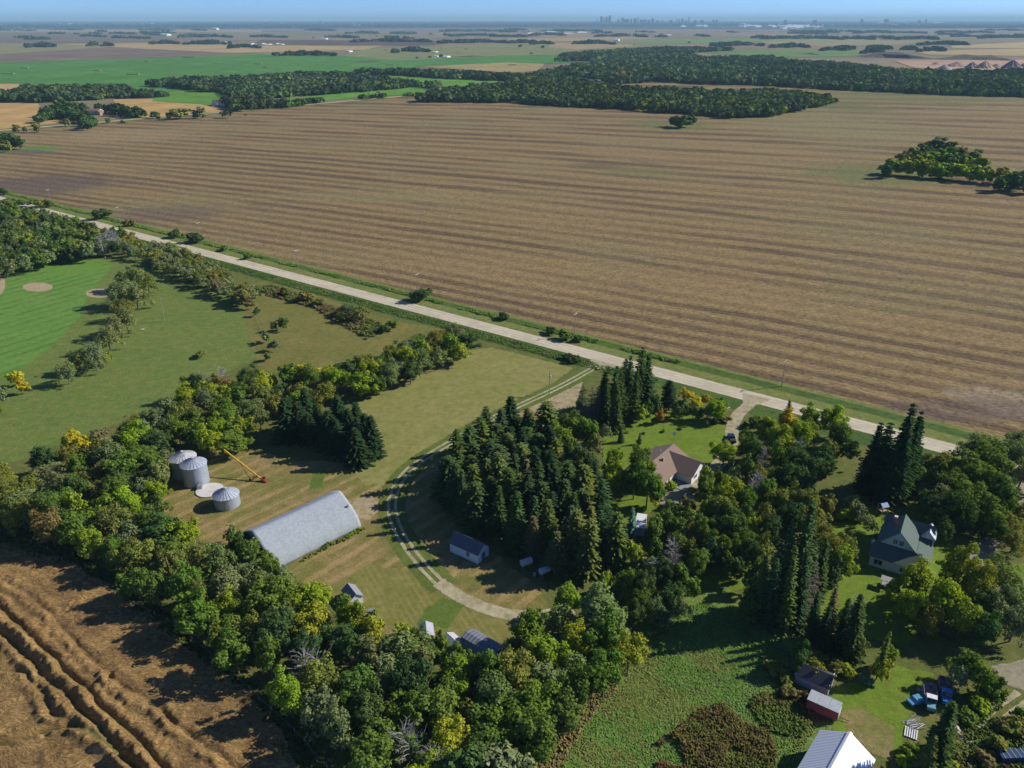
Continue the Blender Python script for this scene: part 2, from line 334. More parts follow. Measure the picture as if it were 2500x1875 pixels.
def where(px, py): return min(LM, key=lambda l: (l[0] - px) ** 2 + (1.5 * (l[1] - py)) ** 2)[2]
counts = {}
def plant(kind, px, py, rpx, col, ht=None, at=None, lab=None, base=False):
    """kind d broadleaf, w willow, l low-detail, s spruce, p pine, b shrub, c dead conifer, x dead tree, q grey bare tree.
    (px,py): crown centre for broadleaves, tree top for conifers, foot for shrubs"""
    k = R.random(); jit = 1 + R.uniform(-.12, .12)
    if kind in 'dwl':
        rm = rpx * mpp(px, py, 5) * jit; h = ht or min(max(rm * 2.35, 4.5), 15)
        p = G(px, py, 0 if base else h * .57); pr = R.choice({'d': DEC, 'w': WIL, 'l': LOW}[kind]); sc = (rm / 4, rm / 4 * R.uniform(.9, 1.1), h / 10.5); sp, cat = 'broadleaf tree', 'tree'; nm = 'broadleaf_tree'
        size = 'tall' if h > 12.5 else 'small' if h < 7.5 else 'medium-sized'
    elif kind in 'sp':
        h = ht or 18; p = G(px, py, 0 if base else h * .97); pr = R.choice(SPR if kind == 's' else PINE); rm = rpx * mpp(px, py, 5)
        sc = (rm / 2.9, rm / 2.9, h / 18 * jit); sp, cat, nm = ('spruce' if kind == 's' else 'bushy conifer'), 'conifer', 'spruce_tree'; size = 'tall' if h > 19 else 'small' if h < 9 else 'medium-sized'
    elif kind == 'b':
        rm = rpx * mpp(px, py, 0); p = G(px, py); h = ht or rm * 1.15
        o = link('shrub', R.choice(SHR)); o.location = (p[0], p[1], 0); o.rotation_euler = (0, 0, R.uniform(0, 6.28)); o.scale = (rm, rm * .9, h / 1.6)
        c = C_[col]; o.color = (c[0] * jit, c[1] * jit, c[2], 1); lb = lab or ('%s shrub %s' % (TXT[col], where(px, py))); tag(o, lb, 'shrub', None); counts.setdefault(lb, []).append(o); return o
    else:
        pr = {'c': DEADCON, 'x': DEADTREE, 'q': GREYTREE}[kind]; hh = {'c': 14, 'x': 8, 'q': 9}[kind]; h = ht or hh; p = G(px, py, 0 if base else h * .6); s = h / hh; sc = (s, s, s)
        sp, cat, nm, size = {'c': 'dead conifer with dry brown twigs', 'x': 'dead leafless tree with bleached branches', 'q': 'leafless grey twiggy tree'}[kind], 'dead tree', 'bare_tree', ''
    e = thing(nm, '', cat, (p[0], p[1], 0), R.uniform(0, 6.28)); e.scale = sc; e.rotation_euler[0] = R.uniform(-.045, .045); e.rotation_euler[1] = R.uniform(-.045, .045)
    cr = link('crown' if kind in 'dwlsp' else 'branches', pr[0], None, e); link('trunk', pr[1], None, e)
    if kind in 'dwlsp': c = C_[col]; cr.color = (c[0] * jit * R.uniform(.88, 1.12), c[1] * jit, c[2] * R.uniform(.8, 1.2), 1)
    if kind in 'dwlsp': wh = where(px, py); cand = ['%s %s %s %s' % (size, TXT[col], sp, wh), '%s %s %s' % (TXT[col], sp, wh), '%s tree %s' % (TXT[col], wh)]; lb = lab or ([c for c in cand if len(c.replace('-', ' ').split()) <= 16] + [' '.join(cand[2].split()[:12])])[0]
    else: lb = lab or (sp.split(' with')[0] + ' ' + where(px, py))
    e['label'] = lb; counts.setdefault(lb, []).append(e); return e
def inside(poly, x, y):
    c = False; j = len(poly) - 1
    for i in range(len(poly)):
        (xi, yi), (xj, yj) = poly[i], poly[j]
        if (yi > y) != (yj > y) and x < (xj - xi) * (y - yi) / (yj - yi) + xi: c = not c
        j = i
    return c
def belt(poly, z, spacing, pick, holes=()):
    """even random scatter over a surveyed outline; pick(px,py) plants"""
    P = [G(x, y, z) for x, y in poly]; xs = [p[0] for p in P]; ys = [p[1] for p in P]; pts = []
    area = (max(xs) - min(xs)) * (max(ys) - min(ys))
    for _ in range(int(area / spacing ** 2 * 14)):
        x = R.uniform(min(xs), max(xs)); y = R.uniform(min(ys), max(ys))
        if inside(P, x, y) and all((x - a) ** 2 + (y - b) ** 2 > spacing ** 2 for a, b in pts): pts.append((x, y))
    return pts
def to_px(x, y, z):
    Z = z - ALT; d = y * math.cos(PITCH) - Z * math.sin(PITCH); v = (y * math.sin(PITCH) + Z * math.cos(PITCH)) / d
    return 1250 + F_PX * x / d, 937.5 - F_PX * v

# ------------------------------------------------------------------ the ground and its sheets
NSH = [0]
def sheet(name, px, mat, z, feather=0.0, world=False, label=None, kind='structure'):
    NSH[0] += 1; z += .0013 * NSH[0]
    P = px if world else [G(x, y) for x, y in px]
    A = sum(P[i - 1][0] * P[i][1] - P[i][0] * P[i - 1][1] for i in range(len(P)))
    if A < 0: P = P[::-1]
    n = len(P); vs = [(x, y, z) for x, y in P]; fs = [tuple(range(n))]; cov = [1.0] * n
    if feather:
        for i in range(n):
            a, b, c = (Vector(P[i - 1]), Vector(P[i]), Vector(P[(i + 1) % n])); e1 = (b - a).normalized(); e2 = (c - b).normalized()
            nn = Vector((e1.y + e2.y, -e1.x - e2.x)); nn = nn.normalized() if nn.length > .1 else Vector((e1.y, -e1.x))
            q = b + nn * feather; vs.append((q.x, q.y, z)); cov.append(0.0)
        fs += [(i, n + i, n + (i + 1) % n, (i + 1) % n) for i in range(n)]
    me = bpy.data.meshes.new(name); me.from_pydata(vs, [], fs)
    if feather: a = me.attributes.new('cover', 'FLOAT', 'POINT'); a.data.foreach_set('value', cov)
    me.update(); o = link(name, me, mat); tag(o, label, None, None, kind); return o
def strip(name, px, w, mat, z, world=False, feather=0.0, offs=0.0, kind='structure', smooth=True):
    """a band of width w along a surveyed line"""
    NSH[0] += 1; z += .0013 * NSH[0]
    P = [Vector(p) for p in (px if world else [G(x, y) for x, y in px])]
    if smooth and len(P) > 2:
        for _ in range(2):
            q = [P[0]]
            for a, b in zip(P, P[1:]): q += [a.lerp(b, .25), a.lerp(b, .75)]
            P = q + [P[-1]]
    rows = []; offl = [-w / 2 - feather, -w / 2, w / 2, w / 2 + feather] if feather else [-w / 2, w / 2]
    for i, p in enumerate(P):
        d = (P[min(i + 1, len(P) - 1)] - P[max(i - 1, 0)]).normalized(); nn = Vector((-d.y, d.x)); rows.append([(*(p + nn * (o + offs)), z) for o in offl])
    k = len(offl); vs = [v for r in rows for v in r]; fs = [(i * k + j, (i + 1) * k + j, (i + 1) * k + j + 1, i * k + j + 1) for i in range(len(P) - 1) for j in range(k - 1)]
    me = bpy.data.meshes.new(name); me.from_pydata(vs, [], fs)
    if feather: a = me.attributes.new('cover', 'FLOAT', 'POINT'); a.data.foreach_set('value', [c for _ in P for c in (0, 1, 1, 0)])
    me.update(); o = link(name, me, mat); o['kind'] = kind; return o

BIG = 110000.0
HAZE = 4.6e-5
m_far = ground_mat('prairie', (.27, .20, .155), (.19, .15, .125), (.18, .185, .10), big=1500, mid=420, fine=60, finek=.2)
o = MB().add([(-BIG, -2000, 0), (BIG, -2000, 0), (BIG, BIG, 0), (-BIG, BIG, 0)], [(0, 1, 2, 3)]).build('ground', m_far); o['kind'] = 'structure'

# far fields: outline (survey px), colour a, colour b
def farfield(name, px, a, b, z, c=None):
    sheet(name, px, ground_mat(name + ' surface', a, b, c or tuple((x + y) / 2 * .8 for x, y in zip(a, b)), big=260, mid=60, fine=14, finek=.22), z)
GRN1, GRN2 = (.075, .21, .045), (.095, .24, .05); TAN1, TAN2 = (.46, .34, .18), (.38, .28, .15); OLV1, OLV2 = (.24, .24, .115), (.20, .215, .10); PUR1, PUR2 = (.17, .125, .115), (.23, .17, .14)
PINK1, PINK2 = (.33, .235, .18), (.27, .20, .16)
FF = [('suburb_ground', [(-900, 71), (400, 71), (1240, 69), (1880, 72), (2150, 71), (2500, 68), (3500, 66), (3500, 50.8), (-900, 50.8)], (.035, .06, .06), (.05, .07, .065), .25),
      ('mound_field', [(-200, 80), (350, 82), (430, 95), (380, 102), (180, 105), (-200, 103)], (.19, .16, .125), PUR1, .6),
      ('pale_field', [(-200, 72), (640, 74), (640, 79), (-200, 77)], TAN2, PINK1, .6),
      ('olive_field', [(-200, 104), (148, 107), (290, 116), (0, 136), (-200, 137)], OLV1, (.27, .23, .14), .6),
      ('fallow_field', [(-200, 138), (0, 133), (290, 114), (560, 127), (640, 129), (289, 145), (-200, 158)], PUR2, PUR1, .8),
      ('stubble_strip', [(148, 107.5), (347, 105), (640, 112), (935, 112), (890, 122), (640, 128.5), (550, 129), (290, 116)], TAN1, TAN2, .9),
      ('ploughed_field', [(640, 97), (1155, 100), (1054, 111), (880, 113), (620, 107)], (.105, .075, .075), (.14, .10, .09), .7),
      ('pasture', [(889, 120), (1260, 106), (1420, 124), (1370, 134), (1260, 136), (967, 149), (835, 137)], OLV1, OLV2, .85),
      ('pasture', [(1240, 106), (1575, 110), (1518, 119), (1355, 125), (1240, 135)], OLV1, OLV2, .86),
      ('stubble_strip', [(1345, 105), (1575, 110), (1408, 121), (1340, 115)], (.36, .27, .16), TAN2, .9),
      ('stubble_strip', [(1240, 94), (1500, 90), (1620, 94), (1390, 101), (1240, 104)], TAN2, (.34, .29, .17), .9),
      ('hay_field', [(1500, 102), (1700, 95), (1990, 92), (2140, 92), (2000, 97), (1880, 100), (1640, 108.5), (1575, 110)], (.13, .24, .06), (.19, .26, .09), .92),
      ('hay_field', [(1660, 126), (1880, 119), (2103, 121), (2094, 137), (1909, 142), (1819, 136)], (.11, .22, .055), (.16, .235, .08), .92),
      ('fallow_field', [(1790, 109), (1860, 109), (2012, 113), (2005, 120), (1860, 120), (1795, 119)], (.27, .16, .12), PUR2, .93),
      ('pasture', [(1860, 97), (2100, 96), (2260, 100), (2200, 110), (2010, 113), (1860, 107)], (.32, .26, .155), OLV1, .84),
      ('stubble_strip', [(2225, 126), (2500, 118.5), (2900, 118), (2900, 146), (2465, 137), (2270, 134)], TAN1, TAN2, .95),
      ('stubble_strip', [(2320, 112), (2500, 103), (2900, 101), (2900, 117), (2500, 118), (2325, 117)], TAN1, (.42, .36, .20), .93),
      ('fallow_field', [(2000, 75), (2500, 72), (2900, 72), (2900, 100), (2330, 104), (2150, 100)], PUR2, (.24, .20, .145), .5),
      ('fallow_field', [(1240, 74), (1900, 73), (1900, 90), (1500, 89), (1240, 93)], PUR2, PINK2, .5),
      ('pit_floor', [(2180, 148), (2500, 146), (2800, 146), (2800, 172), (2300, 172), (2230, 166)], (.52, .33, .25), (.40, .25, .22), 1.0),
      ('crop_field', [(-400, 163), (0, 153), (289, 145), (640, 132), (840, 137), (967, 148), (1170, 139), (1260, 135.5), (1535, 140), (1520, 147), (1327, 157), (1240, 153), (1025, 164), (863, 186), (700, 192), (400, 226), (43, 210), (0, 207), (-400, 213)], GRN1, GRN2, 1.1),
      ('stubble_strip', [(1025, 163.5), (1240, 152), (1330, 157), (1310, 175), (1240, 178)], (.38, .31, .15), (.33, .28, .14), 1.0),
      ('crop_field', [(880, 179), (1000, 182), (1213, 194), (1215, 207), (1066, 214), (1025, 229), (830, 243), (700, 252), (680, 243), (1000, 212)], (.12, .27, .04), (.13, .30, .045), .5),
      ('crop_field', [(405, 215), (567, 229), (575, 250), (520, 258), (370, 247)], (.11, .26, .035), (.13, .27, .045), .45),
      ('grain_field', [(275, 243), (396, 242), (526, 261), (540, 272), (399, 284), (300, 290)], (.50, .33, .14), (.44, .30, .14), .4),
      ('grain_field', [(-500, 250), (93, 253), (105, 278), (165, 299), (29, 313), (0, 317), (-500, 362)], (.50, .33, .15), (.46, .31, .15), .4),
      ('grain_field', [(-300, 206), (43, 206), (60, 214), (0, 224), (-300, 232)], (.48, .32, .15), TAN1, 1.2)]
for nm, px, a, b, z in FF: farfield(nm, px, a, b, z)

# ---- the big stubble field with its long combine swaths
def field_mat():
    m, n, b = newmat('stubble'); p = pos(n); sp = N(n, 'ShaderNodeSeparateXYZ'); n.links.new(p, sp.inputs[0]); X, Y = sp.outputs[0], sp.outputs[1]
    phi = mth(n, 'MULTIPLY', mth(n, 'SUBTRACT', Y, 1714), mth(n, 'EXPONENT', mth(n, 'MULTIPLY', X, -.0004375)))
    T = mth(n, 'MAXIMUM', mth(n, 'ADD', mth(n, 'MULTIPLY', phi, .082), 133.6), 8)
    phase = mth(n, 'MULTIPLY', mth(n, 'LOGARITHM', T, math.e), 12.2 * 1.7 * 2 * math.pi)
    wob = noise(n, mapped(n, p, math.radians(-30), (.35, 1, 1)), 1 / 60, 4, .6)
    phase = mth(n, 'ADD', phase, mth(n, 'MULTIPLY', wob, 6.5))
    s = ramp(n, mth(n, 'SINE', phase), -.75, .75)
    s = mth(n, 'ADD', mth(n, 'MULTIPLY', s, .8), mth(n, 'MULTIPLY', ramp(n, mth(n, 'SINE', mth(n, 'MULTIPLY', phase, 4.0)), -1.0, 1.0), .22))
    amp = ramp(n, noise(n, mapped(n, p, math.radians(-28), (.12, 1, 1)), 1 / 45, 4, .6), .32, .62)
    s = mth(n, 'MULTIPLY', s, mth(n, 'ADD', mth(n, 'MULTIPLY', amp, .8), .25))
    c = mixc(n, s, (.268, .190, .084), (.118, .080, .046))
    c = mixc(n, mth(n, 'MULTIPLY', ramp(n, noise(n, p, 1 / 160, 4, .6), .48, .68), .55), c, (.21, .185, .085))
    c = mixc(n, mth(n, 'MULTIPLY', ramp(n, noise(n, mapped(n, p, math.radians(-30), (.25, 1, 1)), 1 / 30, 5, .65), .60, .72), .7), c, (.125, .095, .075))
    for (ex, ey, ax, ay, an, cc, k) in EL:
        q = N(n, 'ShaderNodeMapping'); q.vector_type = 'TEXTURE'; q.inputs['Location'].default_value = (ex, ey, 0); q.inputs['Rotation'].default_value = (0, 0, an); q.inputs['Scale'].default_value = (ax, ay, 1)
        n.links.new(p, q.inputs[0]); q2 = N(n, 'ShaderNodeVectorMath', operation='MULTIPLY'); n.links.new(q.outputs[0], q2.inputs[0]); q2.inputs[1].default_value = (1, 1, 0)
        ln = N(n, 'ShaderNodeVectorMath', operation='LENGTH'); n.links.new(q2.outputs[0], ln.inputs[0])
        d = mth(n, 'ADD', ln.outputs['Value'], mth(n, 'MULTIPLY', mth(n, 'SUBTRACT', noise(n, p, 1 / 22, 4, .65), .5), 1.4))
        c = mixc(n, mth(n, 'MULTIPLY', mth(n, 'SUBTRACT', 1.0, ramp(n, d, .45, 1.1)), k), c, cc)
    ff = noise(n, mapped(n, p, math.radians(-36), (.45, 1, 1)), 1 / .9, 4, .75)
    f3 = noise(n, p, 1 / 5.0, 4, .7)
    k = mth(n, 'ADD', mth(n, 'ADD', mth(n, 'MULTIPLY', mth(n, 'SUBTRACT', ff, .5), 3.2), mth(n, 'MULTIPLY', mth(n, 'SUBTRACT', f3, .5), 1.3)), 1.0)
    cb = N(n, 'ShaderNodeCombineColor'); [n.links.new(k, cb.inputs[i]) for i in range(3)]
    c = mixc(n, 1.0, c, cb.outputs[0], 'MULTIPLY'); n.links.new(c, b.inputs['Base Color']); b.inputs['Roughness'].default_value = 1; b.inputs['Specular IOR Level'].default_value = .1
    bn = N(n, 'ShaderNodeBump'); bn.inputs['Distance'].default_value = .25; n.links.new(ff, bn.inputs['Height']); n.links.new(bn.outputs[0], b.inputs['Normal'])
    return m
def el(px, py, wpx, hpx, an, cc, k):
    c = G(px, py); a = G(px + wpx, py); h = G(px, py - hpx); return (c[0], c[1], dist(c, a), dist(c, h), an, cc, k)
OG = (.15, .16, .055)
EL = [el(1650, 305, 120, 16, 0, OG, .75), el(2140, 425, 190, 30, 0, OG, .8), el(2000, 300, 260, 45, 0, (.22, .20, .085), .5), el(2230, 235, 400, 18, 0, OG, .6), el(2060, 260, 110, 16, 0, (.13, .15, .05), .6),
      el(100, 363, 55, 7, 0, (.10, .21, .04), .95), el(0, 370, 50, 7, 0, (.10, .21, .04), .8), el(70, 372, 80, 7, 0, (.13, .10, .085), .7), el(90, 450, 240, 26, 0, (.115, .085, .07), .75), el(420, 520, 160, 20, 0, (.13, .095, .075), .55),
      el(1460, 405, 90, 9, 0, (.115, .10, .06), .6), el(1560, 420, 120, 10, 0, OG, .6), el(2440, 980, 120, 40, 0, (.30, .245, .16), .6), el(2350, 1000, 260, 28, 0, (.12, .09, .075), .6),
      el(330, 330, 200, 16, 0, (.30, .22, .115), .5), el(900, 480, 300, 18, 0, (.24, .20, .09), .5)]
sheet('stubble_field', [(-900, 398), (0, 322), (1032, 232.5), (1240, 220), (1500, 196), (1600, 195), (1880, 206), (2500, 238), (3300, 280), (3300, 1340), (2500, 1110), (1880, 956), (1240, 786), (640, 628), (0, 462), (-900, 224 + 180)], field_mat(), .02)

# ---- roads and verges
RD = [G(0, 486), G(2350, 1105)]; RA = ang(*RD); rdv = Vector((math.cos(RA), math.sin(RA))); rn = Vector((-rdv.y, rdv.x))
def road_pt(px, off=0.0):
    py = 486 + (px) * .2634; p = Vector(G(px, py)); t = (p - Vector(RD[0])).dot(rdv); return Vector(RD[0]) + rdv * t + rn * off
rl = [tuple(Vector(RD[0]) + rdv * t) for t in (-900, 0, 300, 600, 1300)]
m_verge = ground_mat('verge grass', (.17, .20, .06), (.13, .18, .045), (.23, .21, .09), big=14, mid=3, fine=.5, edge=4, aniso=(RA, .3))
m_ditch = ground_mat('ditch grass', (.065, .12, .025), (.09, .15, .03), (.05, .085, .03), big=12, mid=2.5, fine=.5, edge=4, bump=.25)
m_road = ground_mat('gravel', (.53, .47, .43), (.47, .415, .375), (.59, .53, .48), big=20, mid=4, fine=.35, stripe=(RA, 2.3, (.66, .60, .55), .7), finek=.12, aniso=(RA, .1), edge=2.5, patch=.08)
m_weeds = ground_mat('weedy grass', (.17, .165, .05), (.21, .19, .065), (.12, .15, .04), big=16, mid=4, fine=.5, edge=4, bump=.15)
m_base = ground_mat('rough grass', (.12, .145, .04), (.15, .155, .05), (.09, .12, .035), big=20, mid=4, fine=.5, bump=.12)
sheet('near_grass', [tuple(Vector(RD[0]) + rdv * -900 + rn * 4)] + [tuple(Vector(RD[0]) + rdv * 1300 + rn * 4), (900, -200), (-900, -200)], m_base, .004, world=True)
strip('far_verge', rl, 15, m_verge, .024, True, 3.0, 9.5); strip('far_ditch', rl, 3.6, m_ditch, .028, True, 1.5, 13.5)
strip('near_ditch', rl, 7, m_ditch, .028, True, 2.0, -9.0)
strip('gravel_road', rl, 7.9, m_road, .06, True, .9)
m_farroad = ground_mat('far gravel', (.50, .44, .36), (.46, .40, .33), (.54, .48, .40), big=60, mid=20, fine=3, finek=.1)
fr = [G(-500, 361), G(0, 319.5), G(640, 266), G(1028, 231.5)]
strip('far_road_verge', fr, 26, m_verge, .30, True, 4.0); strip('far_road', fr, 8.5, m_farroad, .45, True)
m_track = ground_mat('track dirt', (.44, .39, .32), (.38, .335, .26), (.28, .26, .16), big=8, mid=2, fine=.4, edge=1.2, finek=.25)
m_dirt = ground_mat('bare dirt', (.36, .29, .21), (.40, .33, .25), (.22, .20, .10), big=8, mid=2.5, fine=.5, edge=3, finek=.3)

# ---- golf course, lawns, yard
m_lawn = ground_mat('golf lawn', (.125, .185, .048), (.145, .195, .052), (.185, .195, .065), big=22, mid=5, fine=.7, edge=6, finek=.5)
m_fair = ground_mat('fairway', (.125, .255, .055), (.145, .27, .06), (.14, .235, .06), big=14, mid=5, fine=.5, stripe=(math.radians(58), 7, (.065, .18, .035), .7), edge=5, finek=.2)
m_green = ground_mat('putting green', (.13, .255, .05), (.135, .26, .055), (.125, .25, .05), big=10, mid=4, fine=.4, edge=.6, finek=.1)
m_sand = ground_mat('bunker sand', (.42, .32, .24), (.38, .29, .22), (.46, .36, .28), big=6, mid=2, fine=.3, edge=.5, finek=.12)
sheet('golf_lawn', [(-400, 690), (20, 640), (250, 620), (380, 640), (600, 740), (640, 800), (640, 860), (560, 900), (430, 960), (250, 1040), (60, 1110), (-400, 1290)], m_lawn, .010, 4)
sheet('fairway', [(-300, 720), (20, 660), (90, 640), (230, 634), (262, 650), (225, 690), (190, 740), (165, 790), (100, 850), (40, 895), (-80, 950), (-300, 1020)], m_fair, .014, 7)
def ell(cx, cy, rx, ry, n=20, a0=0): return [(cx + rx * math.cos(2 * math.pi * i / n) * (1 + .06 * math.sin(3 * i)), cy + ry * math.sin(2 * math.pi * i / n + a0)) for i in range(n)]
sheet('putting_green', ell(171, 652, 76, 19), m_green, .018, .5)
sheet('sand_bunker', ell(92, 701, 36, 11), m_sand, .022, .3); sheet('sand_bunker', ell(242, 716, 32, 11), m_sand, .022, .3); sheet('sand_bunker', ell(-6, 694, 18, 26), m_sand, .022, .3)
sheet('weedy_meadow', [(600, 700), (640, 690), (760, 720), (900, 770), (1000, 795), (1100, 800), (1060, 850), (900, 880), (760, 920), (640, 900), (620, 830), (600, 760)], m_weeds, .012, 3)
m_pale = ground_mat('mown hay field', (.235, .235, .085), (.265, .25, .105), (.20, .215, .07), big=18, mid=5, fine=.6, edge=3, stripe=(math.radians(50), 3.2, (.21, .22, .075), .5), finek=.25)
sheet('mown_field', [(860, 1000), (930, 960), (1060, 890), (1150, 858), (1200, 852), (1310, 880), (1390, 900), (1340, 935), (1230, 985), (1110, 1052), (1010, 1115), (960, 1170), (900, 1180), (860, 1130)], m_pale, .012, 3)
m_yard = ground_mat('raked yard', (.185, .175, .06), (.27, .20, .10), (.15, .165, .045), big=12, mid=3, fine=.6, edge=4, stripe=(math.radians(48), 5.0, (.38, .27, .145), .7), finek=.45, bump=.1)
sheet('farmyard', [(400, 1180), (560, 1090), (700, 1130), (880, 1140), (1010, 1115), (1100, 1080), (1220, 1010), (1300, 985), (1330, 1000), (1200, 1100), (1120, 1300), (1300, 1440), (1330, 1520), (1290, 1600), (1180, 1640), (1050, 1600), (900, 1500), (740, 1420), (560, 1330), (400, 1260)], m_yard, .008, 4)
m_mown2 = ground_mat('mown stripes', (.19, .185, .06), (.165, .175, .05), (.24, .215, .09), big=12, mid=3, fine=.5, edge=3, stripe=(math.radians(-62), 1.5, (.27, .23, .10), .6), finek=.3)
sheet('mown_strip', [(800, 1440), (900, 1390), (1000, 1400), (1090, 1470), (1290, 1520), (1250, 1590), (1150, 1590), (1050, 1560), (920, 1500), (860, 1480)], m_mown2, .012, 3)
sheet('green_strip', [(1080, 1465), (1130, 1475), (1090, 1530), (1025, 1522), (1045, 1490)], ground_mat('lush strip', (.10, .16, .035), (.12, .17, .04), (.09, .145, .03), fine=.5, edge=2), .016, 1.5)
sheet('green_strip', [(768, 1155), (795, 1148), (782, 1190), (758, 1192)], bpy.data.materials['lush strip'], .016, 1.0)
m_hl = ground_mat('house lawn', (.135, .215, .025), (.155, .23, .03), (.15, .185, .03), big=10, mid=2.5, fine=.5, edge=3, finek=.45)
sheet('house_lawn', [(1480, 1060), (1500, 1040), (1581, 1000), (1674, 1010), (1732, 1030), (1780, 1046), (1780, 1085), (1750, 1110), (1720, 1135), (1660, 1200), (1560, 1260), (1450, 1290), (1430, 1230), (1480, 1130)], m_hl, .012, 2)
sheet('house_lawn', [(2040, 1290), (2110, 1260), (2160, 1230), (2250, 1240), (2300, 1300), (2330, 1400), (2420, 1400), (2500, 1380), (2560, 1440), (2300, 1500), (2200, 1560), (2040, 1540), (1960, 1480), (2000, 1400)], m_hl, .012, 3)
sheet('house_lawn', [(1700, 1400), (1830, 1380), (1850, 1420), (1760, 1440), (1690, 1450)], m_hl, .012, 3)
sheet('shed_lawn', [(1990, 1720), (2090, 1680), (2200, 1640), (2270, 1650), (2230, 1700), (2190, 1760), (2180, 1830), (2100, 1790), (2010, 1770)], m_hl, .012, 3)
m_mead = ground_mat('lush meadow', (.13, .21, .05), (.15, .23, .055), (.18, .19, .06), big=14, mid=4, fine=.8, edge=4, bump=.3)
sheet('lush_meadow', [(1560, 1500), (1700, 1420), (1900, 1500), (2000, 1650), (2010, 1780), (1960, 1900), (1900, 2050), (1300, 2050), (1340, 1850), (1400, 1760), (1480, 1680)], m_mead, .012, 4)
sheet('bare_dirt', [(850, 1245), (880, 1215), (905, 1215), (925, 1240), (900, 1265), (870, 1262)], m_dirt, .016, 1.5)
sheet('bare_dirt', [(1290, 990), (1360, 940), (1420, 935), (1400, 990), (1320, 1015)], m_dirt, .016, 2)
sheet('bare_dirt', [(2060, 1745), (2100, 1735), (2170, 1780), (2170, 1850), (2130, 1830), (2090, 1790)], ground_mat('worn grass', (.26, .21, .11), (.20, .19, .075), (.16, .17, .05), big=8, mid=2, fine=.4, edge=3), .02, 2)
m_grey = ground_mat('grey gravel', (.28, .26, .24), (.32, .29, .25), (.22, .20, .14), big=8, mid=2, fine=.4, edge=3, finek=.2)
sheet('gravel_pad', [(2430, 1632), (2500, 1622), (2700, 1600), (2700, 1700), (2500, 1680), (2440, 1660)], m_grey, .016, 2)
sheet('gravel_pad', [(2370, 1345), (2410, 1318), (2450, 1312), (2430, 1335), (2405, 1360), (2425, 1400), (2450, 1440), (2420, 1445), (2380, 1400)], m_grey, .016, 2)
sheet('gravel_pad', [(2440, 1230), (2500, 1180), (2620, 1150), (2620, 1260), (2500, 1250)], m_grey, .016, 2)
sheet('driveway', [(1630, 1200), (1690, 1185), (1700, 1200), (1670, 1225), (1620, 1232)], m_grey, .016, 1)
sheet('gravel_pad', [(1630, 1200), (1700, 1180), (1690, 1230), (1640, 1260), (1615, 1230)], m_grey, .017, 1)
TRK = [(1472, 893), (1448, 899), (1402, 926), (1341, 957), (1240, 1003), (1186, 1030), (1113, 1073), (1017, 1130), (972, 1175), (953, 1232), (966, 1288), (1017, 1367), (1085, 1435)]
TRK2 = [(1070, 1422), (1120, 1457), (1175, 1483), (1243, 1503), (1320, 1505), (1400, 1490)]
strip('track_grass', TRK, 6, ground_mat('track side grass', (.105, .15, .035), (.13, .165, .045), (.10, .14, .035), big=8, mid=2, fine=.4, edge=2), .020, False, 1.5)
for s in (-1, 1): strip('wheel_rut', TRK, .55, m_track, .024, False, .35, s * 1.0)
strip('farm_track', TRK2, 2.9, m_track, .026, False, .8)
sheet('track_mouth', [(1435, 893), (1446, 876), (1520, 897), (1490, 900), (1455, 903)], m_track, .03, .6)
DRV = [(1835, 975), (1826, 992), (1807, 1006), (1792, 1029), (1786, 1055), (1788, 1084), (1775, 1110), (1740, 1150), (1690, 1200)]
strip('driveway', DRV, 3.6, m_track, .026, False, .7); sheet('track_mouth', [(1815, 985), (1815, 960), (1880, 976), (1850, 988), (1832, 992)], m_track, .03, .6)
for s in (-1, 1): strip('wheel_rut', [(2500, 1700), (2440, 1740), (2390, 1800), (2340, 1880), (2290, 1990)], .8, m_track, .026, False, .5, s * 1.2)

# ---- lodged wheat, lower left: real relief
def vnoise(x, y, seed=0):
    def h(i, j): 
        n = (i * 374761393 + j * 668265263 + seed * 982451653) & 0x7fffffff; n = ((n ^ (n >> 13)) * 1274126177) & 0x7fffffff; return ((n ^ (n >> 16)) & 0xffff) / 65535.0
    xi = np.floor(x).astype(np.int64); yi = np.floor(y).astype(np.int64); fx = x - xi; fy = y - yi; fx = fx * fx * (3 - 2 * fx); fy = fy * fy * (3 - 2 * fy)
    return (h(xi, yi) * (1 - fx) + h(xi + 1, yi) * fx) * (1 - fy) + (h(xi, yi + 1) * (1 - fx) + h(xi + 1, yi + 1) * fx) * fy
def fbm(x, y, s, o=4, seed=0): return sum(vnoise(x / s * 2 ** k, y / s * 2 ** k, seed + k) * .5 ** k for k in range(o)) / (2 - .5 ** (o - 1))
def seg_dist(X, Y, line):
    D = np.full(X.shape, 1e9); Sg = np.zeros(X.shape)
    for (ax, ay), (bx, by) in zip(line, line[1:]):
        dx, dy = bx - ax, by - ay; t = np.clip(((X - ax) * dx + (Y - ay) * dy) / (dx * dx + dy * dy), 0, 1); d = np.hypot(X - ax - t * dx, Y - ay - t * dy)
        sg = np.sign((X - ax) * dy - (Y - ay) * dx); k = d < D; D = np.where(k, d, D); Sg = np.where(k, sg, Sg)
    return D, Sg
WHP = [(-420, 1330), (0, 1335), (187, 1378), (312, 1470), (451, 1575), (624, 1712), (745, 1862), (860, 2050), (-420, 2050)]
wp = [G(x, y) for x, y in WHP]; x0 = min(p[0] for p in wp); x1 = max(p[0] for p in wp); y0 = min(p[1] for p in wp); y1 = max(p[1] for p in wp)
st_ = .28; nx = int((x1 - x0) / st_); ny = int((y1 - y0) / st_); X, Y = np.meshgrid(np.linspace(x0, x1, nx), np.linspace(y0, y1, ny))
wx = X + 2.5 * (fbm(X, Y, 9, 3, 5) - .5); wy = Y + 2.5 * (fbm(X, Y, 9, 3, 9) - .5)
